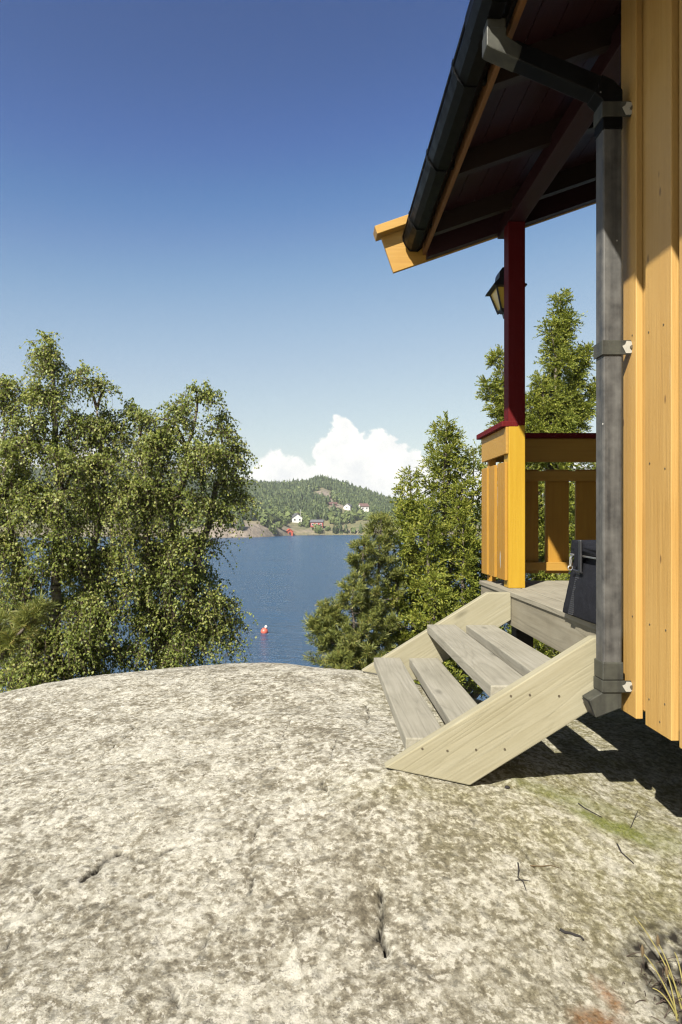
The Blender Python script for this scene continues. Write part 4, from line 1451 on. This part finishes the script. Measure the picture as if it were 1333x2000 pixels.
_, k = birch('broad weeping birch with drooping right edge over the bay', [[(330, 1470, 7.3), (325, 1250, 7.3), (335, 1050, 7.3), (360, 900, 7.3), (385, 790, 7.3)], [(335, 1400, 7.3), (290, 1150, 7.2), (280, 950, 7.1), (270, 830, 7.1)],
                                                                           [(330, 1350, 7.3), (380, 1130, 7.5), (420, 960, 7.5), (450, 880, 7.5)]],
             [(388, 800, 7.3, 44, 34, 44), (330, 830, 7.2, 54, 44, 70), (270, 840, 7.1, 46, 40, 52), (425, 850, 7.4, 46, 38, 44), (465, 885, 7.5, 34, 34, 38), (300, 910, 7.0, 76, 60, 136), (390, 920, 7.2, 70, 56, 112), (450, 955, 7.5, 42, 46, 52),
              (250, 985, 6.9, 72, 62, 124), (340, 1000, 6.9, 76, 60, 130), (415, 1010, 7.3, 40, 46, 56), (460, 990, 7.5, 26, 26, 20), (270, 1075, 6.9, 70, 58, 104), (350, 1090, 7.0, 58, 60, 94), (390, 1100, 7.3, 30, 60, 46), (425, 1075, 7.5, 8, 26, 6),
              (250, 1160, 6.8, 56, 54, 74), (330, 1180, 6.9, 62, 58, 92), (400, 1190, 7.2, 46, 54, 66), (440, 1190, 7.4, 28, 34, 28), (280, 1255, 6.8, 60, 46, 74), (370, 1265, 6.9, 62, 42, 84), (430, 1265, 7.2, 42, 40, 52), (455, 1240, 7.4, 20, 50, 24), (330, 1305, 6.8, 56, 22, 34), (320, 870, 7.4, 70, 44, 80), (430, 905, 7.2, 50, 40, 50), (290, 1110, 7.5, 80, 60, 110), (380, 1140, 7.6, 60, 60, 80), (300, 1210, 7.6, 80, 60, 110), (400, 1240, 7.6, 60, 50, 80), (240, 1290, 7.0, 56, 36, 60), (290, 1000, 7.6, 90, 70, 130)],
             2.2, 12)
nl += k


def conifer(name, label, root, leaders, seed, needle=(.036, .0074), mat='juniper needle', tip_up=.40, spread=.34, shoot_gap=.05, shoot_len=.13, nb=11, bark='bark', open_=1.0, cone=30, plume=15, lobes=.38, clump=.125):
    """leaders: (px, py top, depth, px base, py base, radius m at base); plumes of short needles on branch sprays"""
    r = np.random.default_rng(seed)
    root = px3(*root)
    t_ = thing(name, label, 'tree', tuple(root))
    mb, br = MB(), MB()
    SP, SD, SL = [], [], []
    for (px, py, Y, px2, py2, R, gap) in leaders:
        top, bot = px3(px, py, Y), px3(px2, py2, Y)
        L = np.linalg.norm(top - bot)
        path = np.linspace(bot, top, 10)
        path[1:-1] += r.normal(0, .012, (8, 3))
        mb.tube(path, list(np.linspace(.016 + .016 * L, .004, 10)), 7)
        if np.linalg.norm(bot - root) > .25:
            mb.tube(bez(root, (root + bot) / 2 + [0, 0, .2], bot, 8), list(np.linspace(.07, .016 + .016 * L, 8)), 7)
        h = .02
        ang = r.uniform(0, 6.28)
        # leading shoot
        SP.append(top - [0, 0, .10]); SD.append(np.array([r.normal(0, .12), r.normal(0, .12), 1.0])); SL.append(.14)
        while h < L:
            f = h / L
            base = top + (bot - top) * f
            ang += 2.4 + r.normal(0, .4)
            lobe = 1 + lobes * math.sin(3.1 * ang + 5.3 * h / max(L, .1) + seed) * math.sin(9.0 * h + 1.7 * seed + 2 * ang)
            rad = R * (.10 + .90 * f ** .75) * r.uniform(.6, 1.1) * lobe
            out = np.array([math.cos(ang), math.sin(ang), 0])
            droop = -.10 - .22 * f + r.normal(0, .08)
            end = base + out * rad + np.array([0, 0, rad * (droop + tip_up)])
            mid = base + out * rad * .58 + np.array([0, 0, rad * (droop - .06)])
            n = 8
            q = bez(base, mid, end, n)
            br.tube(q, list(np.linspace(.004 + .010 * rad, .002, n)), 4)
            steps_ = max(2, int(rad * .86 / shoot_gap))
            for k in range(steps_):
                u = .16 + .84 * (k + r.uniform(0, 1)) / steps_
                p = (1 - u) ** 2 * base + 2 * u * (1 - u) * mid + u * u * end
                tg = unit(2 * (1 - u) * (mid - base) + 2 * u * (end - mid))
                side = unit(np.cross(tg, [0, 0, 1]))
                for sg in (-1, 1):
                    if r.uniform() > (.28 if clump else .9) * open_:
                        continue
                    d = tg * r.uniform(.35, .9) + sg * side * r.uniform(.4, 1.0) + np.array([0, 0, r.normal(.18, .35)])
                    SP.append(p); SD.append(d); SL.append(shoot_len * r.uniform(.55, 1.25) * (1.12 - .4 * u))
            SP.append(end - .03 * tg); SD.append(tg + np.array([0, 0, .25])); SL.append(shoot_len * .9)
            if clump:                              # dense rounded sprays toward the branch end
                m_ = 1 + int(rad / .12)
                for j in range(m_):
                    u = 1 - .70 * (j + r.uniform(0, .6)) / max(1, m_)
                    p = (1 - u) ** 2 * base + 2 * u * (1 - u) * mid + u * u * end + r.normal(0, .025, 3)
                    cr = clump * r.uniform(.7, 1.25)
                    for k in range(plume):
                        d = r.normal(size=3) * [1, 1, .75] + out * .55 + np.array([0, 0, .55])
                        d = d / np.linalg.norm(d)
                        SP.append(p + d * cr * .22); SD.append(d); SL.append(cr * r.uniform(.7, 1.15))
            else:
                for k in range(plume):             # tufts that stand up along the outer half
                    u = r.uniform(.45, 1)
                    p = (1 - u) ** 2 * base + 2 * u * (1 - u) * mid + u * u * end
                    SP.append(p + r.normal(0, .018, 3)); SD.append(out * r.uniform(-.1, .7) + r.normal(0, .42, 3) + np.array([0, 0, .75])); SL.append(shoot_len * r.uniform(.6, 1.2))
            h += gap * r.uniform(.6, 1.4) * (.55 + .6 * f)
    mb.build('trunk', bark, t_, smooth=True)
    br.build('branch', bark, t_)['kind'] = 'stuff'
    SP, SD, SL = np.array(SP), unit(np.array(SD)), np.array(SL)
    n = len(SP)
    # needles round every shoot
    u = np.linspace(.05, 1, nb)[None, :] + r.uniform(-.04, .04, (n, nb))
    sag = np.array([0, 0, -1.0]) * (SL[:, None, None] * .18) * (u[..., None] ** 2)
    p = SP[:, None] + SD[:, None] * (SL[:, None] * u)[..., None] + sag
    rnd = unit(r.normal(size=(n, nb, 3)))
    perp = unit(rnd - (rnd * SD[:, None]).sum(-1, keepdims=True) * SD[:, None])
    ca = math.radians(cone)
    d = SD[:, None] * math.cos(ca) + perp * math.sin(ca) * r.uniform(.5, 1.3, (n, nb, 1))
    p, d = p.reshape(-1, 3), unit(d.reshape(-1, 3))
    ln = needle[0] * r.uniform(.7, 1.3, len(p))[:, None]
    s = unit(np.cross(d, r.normal(size=d.shape))) * needle[1]
    v_ = np.stack([p - s * .5, p + s * .5, p + d * ln * .6 + s * .45, p + d * ln, p + d * ln * .6 - s * .45], 1)
    v_ = np.stack([p, p + d * ln * .45 + s, p + d * ln, p + d * ln * .45 - s], 1)
    o = np_mesh('needles', v_.reshape(-1, 3), np.arange(len(p) * 4).reshape(-1, 4), mat, t_)
    o['kind'] = 'stuff'
    return len(p)


nn = 0
nn += conifer('juniper_tree', 'bushy dark green juniper with a narrow top left of the porch railing', (850, 1480, 8.6),
              [(872, 826, 8.6, 862, 1330, .74, 0.072), (884, 850, 8.7, 870, 1000, .20, 0.072), (802, 925, 8.3, 812, 1330, .55, 0.080), (925, 880, 9.0, 925, 1330, .55, 0.080), (838, 985, 7.9, 845, 1340, .56, 0.080), (770, 1060, 7.9, 790, 1340, .44, 0.080),
               (905, 1010, 8.2, 905, 1340, .52, 0.080), (850, 1130, 7.4, 850, 1350, .46, 0.072), (950, 1060, 8.6, 945, 1340, .42, 0.080), (785, 985, 8.2, 830, 1150, .22, 0.080), (905, 945, 8.4, 880, 1100, .26, 0.080)], 21,
              lobes=.55)
nn += conifer('juniper_tree', 'tall ragged juniper rising behind the red porch post', (1090, 1500, 9.6),
              [(1096, 578, 9.6, 1084, 1330, .34, .050), (1114, 620, 9.6, 1092, 720, .17, .045), (1076, 630, 9.5, 1086, 720, .17, .045), (1056, 738, 9.4, 1075, 900, .34, .048), (1078, 742, 9.5, 1080, 900, .34, .048),
               (1146, 676, 9.8, 1096, 850, .10, .04), (1134, 720, 9.8, 1096, 850, .13, .04), (1172, 745, 9.9, 1092, 880, .15, .042), (1152, 790, 9.8, 1090, 880, .18, .045), (972, 690, 9.4, 1012, 880, .22, .045), (950, 745, 9.4, 1020, 900, .24, .048), (985, 752, 9.3, 1030, 900, .30, .048),
               (1034, 770, 9.4, 1050, 900, .30, .05), (1160, 880, 9.8, 1140, 1320, .6, .055), (1020, 860, 9.2, 1020, 1320, .6, .055), (1090, 850, 9.3, 1085, 1320, .62, .055), (1260, 900, 10, 1240, 1320, .8, .07)], 22, lobes=.5)
nn += conifer('pine_tree', 'olive pine with brush-like shoots leaning out over the water', (700, 1480, 7.6),
              [(745, 1015, 7.7, 730, 1330, .50, .055), (712, 1060, 7.5, 700, 1330, .44, .06), (690, 1150, 7.3, 690, 1330, .56, .055), (640, 1185, 7.2, 690, 1310, .28, .05), (612, 1215, 7.1, 680, 1290, .18, .05), (660, 1285, 7.0, 690, 1340, .34, .055)],
              23, needle=(.060, .0036), mat='pine needle', tip_up=.42, shoot_gap=.062, shoot_len=.12, nb=36, cone=50, plume=5, clump=0)
nn += conifer('pine_tree', 'young pine with long soft needles in front of the left birch', (-60, 1420, 5.4),
              [(78, 1190, 5.4, -30, 1320, .07, .06), (-6, 1215, 5.4, -60, 1340, .13, .06)],
              24, needle=(.085, .0028), mat='pine needle', tip_up=.5, shoot_gap=.05, shoot_len=.14, nb=46, cone=42, plume=3, clump=0)
print('leaves', nl, 'needles', nn)  # counts for the log

# low growth on the slope behind the crest
r = np.random.default_rng(31)
LP = []
for k in range(900):
    x, y = r.uniform(-4.5, -1.2), r.uniform(5.2, 8.0)
    z = float(ground_z(np.array(x), np.array(y)))
    LP.append(np.array([x, y, z]) + r.normal(0, .06, (14, 3)) + [0, 0, .12])
LP = np.concatenate(LP)
v_, f = leaf_quads(LP, r.normal(size=LP.shape) + [0, 0, .6], r.normal(size=LP.shape), r.uniform(.03, .06, len(LP)), r.uniform(.01, .02, len(LP)))
o = np_mesh('undergrowth', v_, f, 'birch leaf')
o['kind'] = 'stuff'


# ------------------------------------------------------------------ small things on the rock
def twig(label, pts, rad, mat='dead twig', forks=()):
    rad = rad * .62
    g = [np.array(ray_hit(*q)) for q in pts]
    t_ = thing('fallen_twig', label, 'twig', tuple(g[0]))
    q = [a + [0, 0, rad * 1.1] for a in g]
    MB().tube(q, [rad * (1.0 + .35 * math.sin(3 * i)) * (1 - .5 * i / len(q)) for i in range(len(q))], 6).build('stem', mat, t_, smooth=True)
    for fk in forks:
        g2 = [np.array(ray_hit(*p_)) + [0, 0, rad * 1.2] for p_ in fk]
        MB().tube(g2, list(np.linspace(rad * .7, rad * .35, len(g2))), 5).build('side_twig', mat, t_)
    return t_


twig('thick dark twig lying alone on the pale rock in front of the steps', [(1094, 1820), (1104, 1826), (1114, 1826), (1124, 1832), (1134, 1834), (1140, 1839)], .0062)
twig('thin dry twig beside the green moss patch', [(1130, 1572), (1142, 1580), (1158, 1589), (1176, 1599)], .0035)
twig('forked black twig with crossing side shoots on the bare rock', [(1012, 1688), (1014, 1702), (1012, 1716), (1022, 1724), (1028, 1742)], .0034, forks=[[(1008, 1722), (1020, 1723), (1036, 1724)]])
twig('dark curled twig below the moss toward the cabin', [(1206, 1650), (1214, 1668), (1228, 1680), (1238, 1690)], .0040)
twig('reddish grass-like twig lying flat in the middle of the rock', [(1036, 1693), (1056, 1694), (1076, 1692), (1092, 1698)], .0030, 'brown seed head')
twig('short upright dry sprig on the moss near the cabin shadow', [(1232, 1618), (1240, 1600), (1246, 1586)], .0022, forks=[[(1240, 1600), (1252, 1592)]])
x, y, z = ray_hit(990, 1541)
bm = bmesh.new()
bmesh.ops.create_icosphere(bm, subdivisions=2, radius=.008)
for vv in bm.verts:
    vv.co = Vector((vv.co.x * 1.2, vv.co.y * .9, vv.co.z * .6)) * (1 + .25 * math.sin(vv.co.x * 310 + vv.co.y * 170))
me = bpy.data.meshes.new('pebble')
bm.to_mesh(me)
bm.free()
me.materials.append(MATS['dead twig'])
o = bpy.data.objects.new('pebble', me)
COL.objects.link(o)
o.location = (x, y, z + H + .004)
o['label'] = 'small dark pebble just below the foot of the near stringer'
o['category'] = 'pebble'

# sedge at the near right corner
x0, y0, z0 = ray_hit(1322, 1985)
sd = thing('sedge_plant', 'sparse green sedge with brown seed heads growing by the cabin corner', 'plant', (x0, y0, z0))
r = np.random.default_rng(5)
cv_ = MB()
stems = [((1330, 1990), (1255, 1860), .10), ((1335, 1975), (1285, 1840), .11), ((1325, 1998), (1302, 1900), .08), ((1338, 1960), (1240, 1790), .13), ((1330, 1995), (1275, 1930), .05), ((1338, 1940), (1318, 1860), .06)]
for i, (a, b_, hh) in enumerate(stems):
    pa = np.array(ray_hit(*a))
    dxp, dzp = (b_[0] - CX) / F, (CY - b_[1]) / F
    Yt = pa[1] + .02
    for q in range(60):                      # tip lies hh above the rock on the sight line
        Yt += .004
        if dzp * Yt - float(ground_z(np.array(dxp * Yt), np.array(Yt))) < hh:
            break
    pt = np.array([dxp * Yt, Yt, dzp * Yt])
    q = bez(pa - [0, 0, .01], (pa + pt) / 2 + [0, 0, .03], pt, 8)
    MB().tube(q, list(np.linspace(.0022, .0010, 8)), 5).build('stem', 'dry grass blade', sd)
    if i < 3:
        c = pt
        MB().tube([c + [0, 0, -.010], c + [.001, 0, .0], c + [0, 0, .010], c + [0, 0, .018]], [.0012, .0042, .0035, .0008], 7).build('seed_head', 'brown seed head', sd)
blades = []
for k in range(70):
    a = np.array([x0 + r.normal(.03, .05), y0 + r.normal(.03, .06), 0])
    a[2] = float(ground_z(a[0], a[1]))
    d = np.array([r.normal(0, .03), r.normal(0, .03), r.uniform(.005, .03)])
    blades.append(bez(a, a + d * .6 + [0, 0, .012], a + d, 5))
v_, f = ribbons(np.array(blades), np.linspace(.0014, .0004, 5))
o = np_mesh('dry_blades', v_, f, 'twig', sd)
o['kind'] = 'stuff'
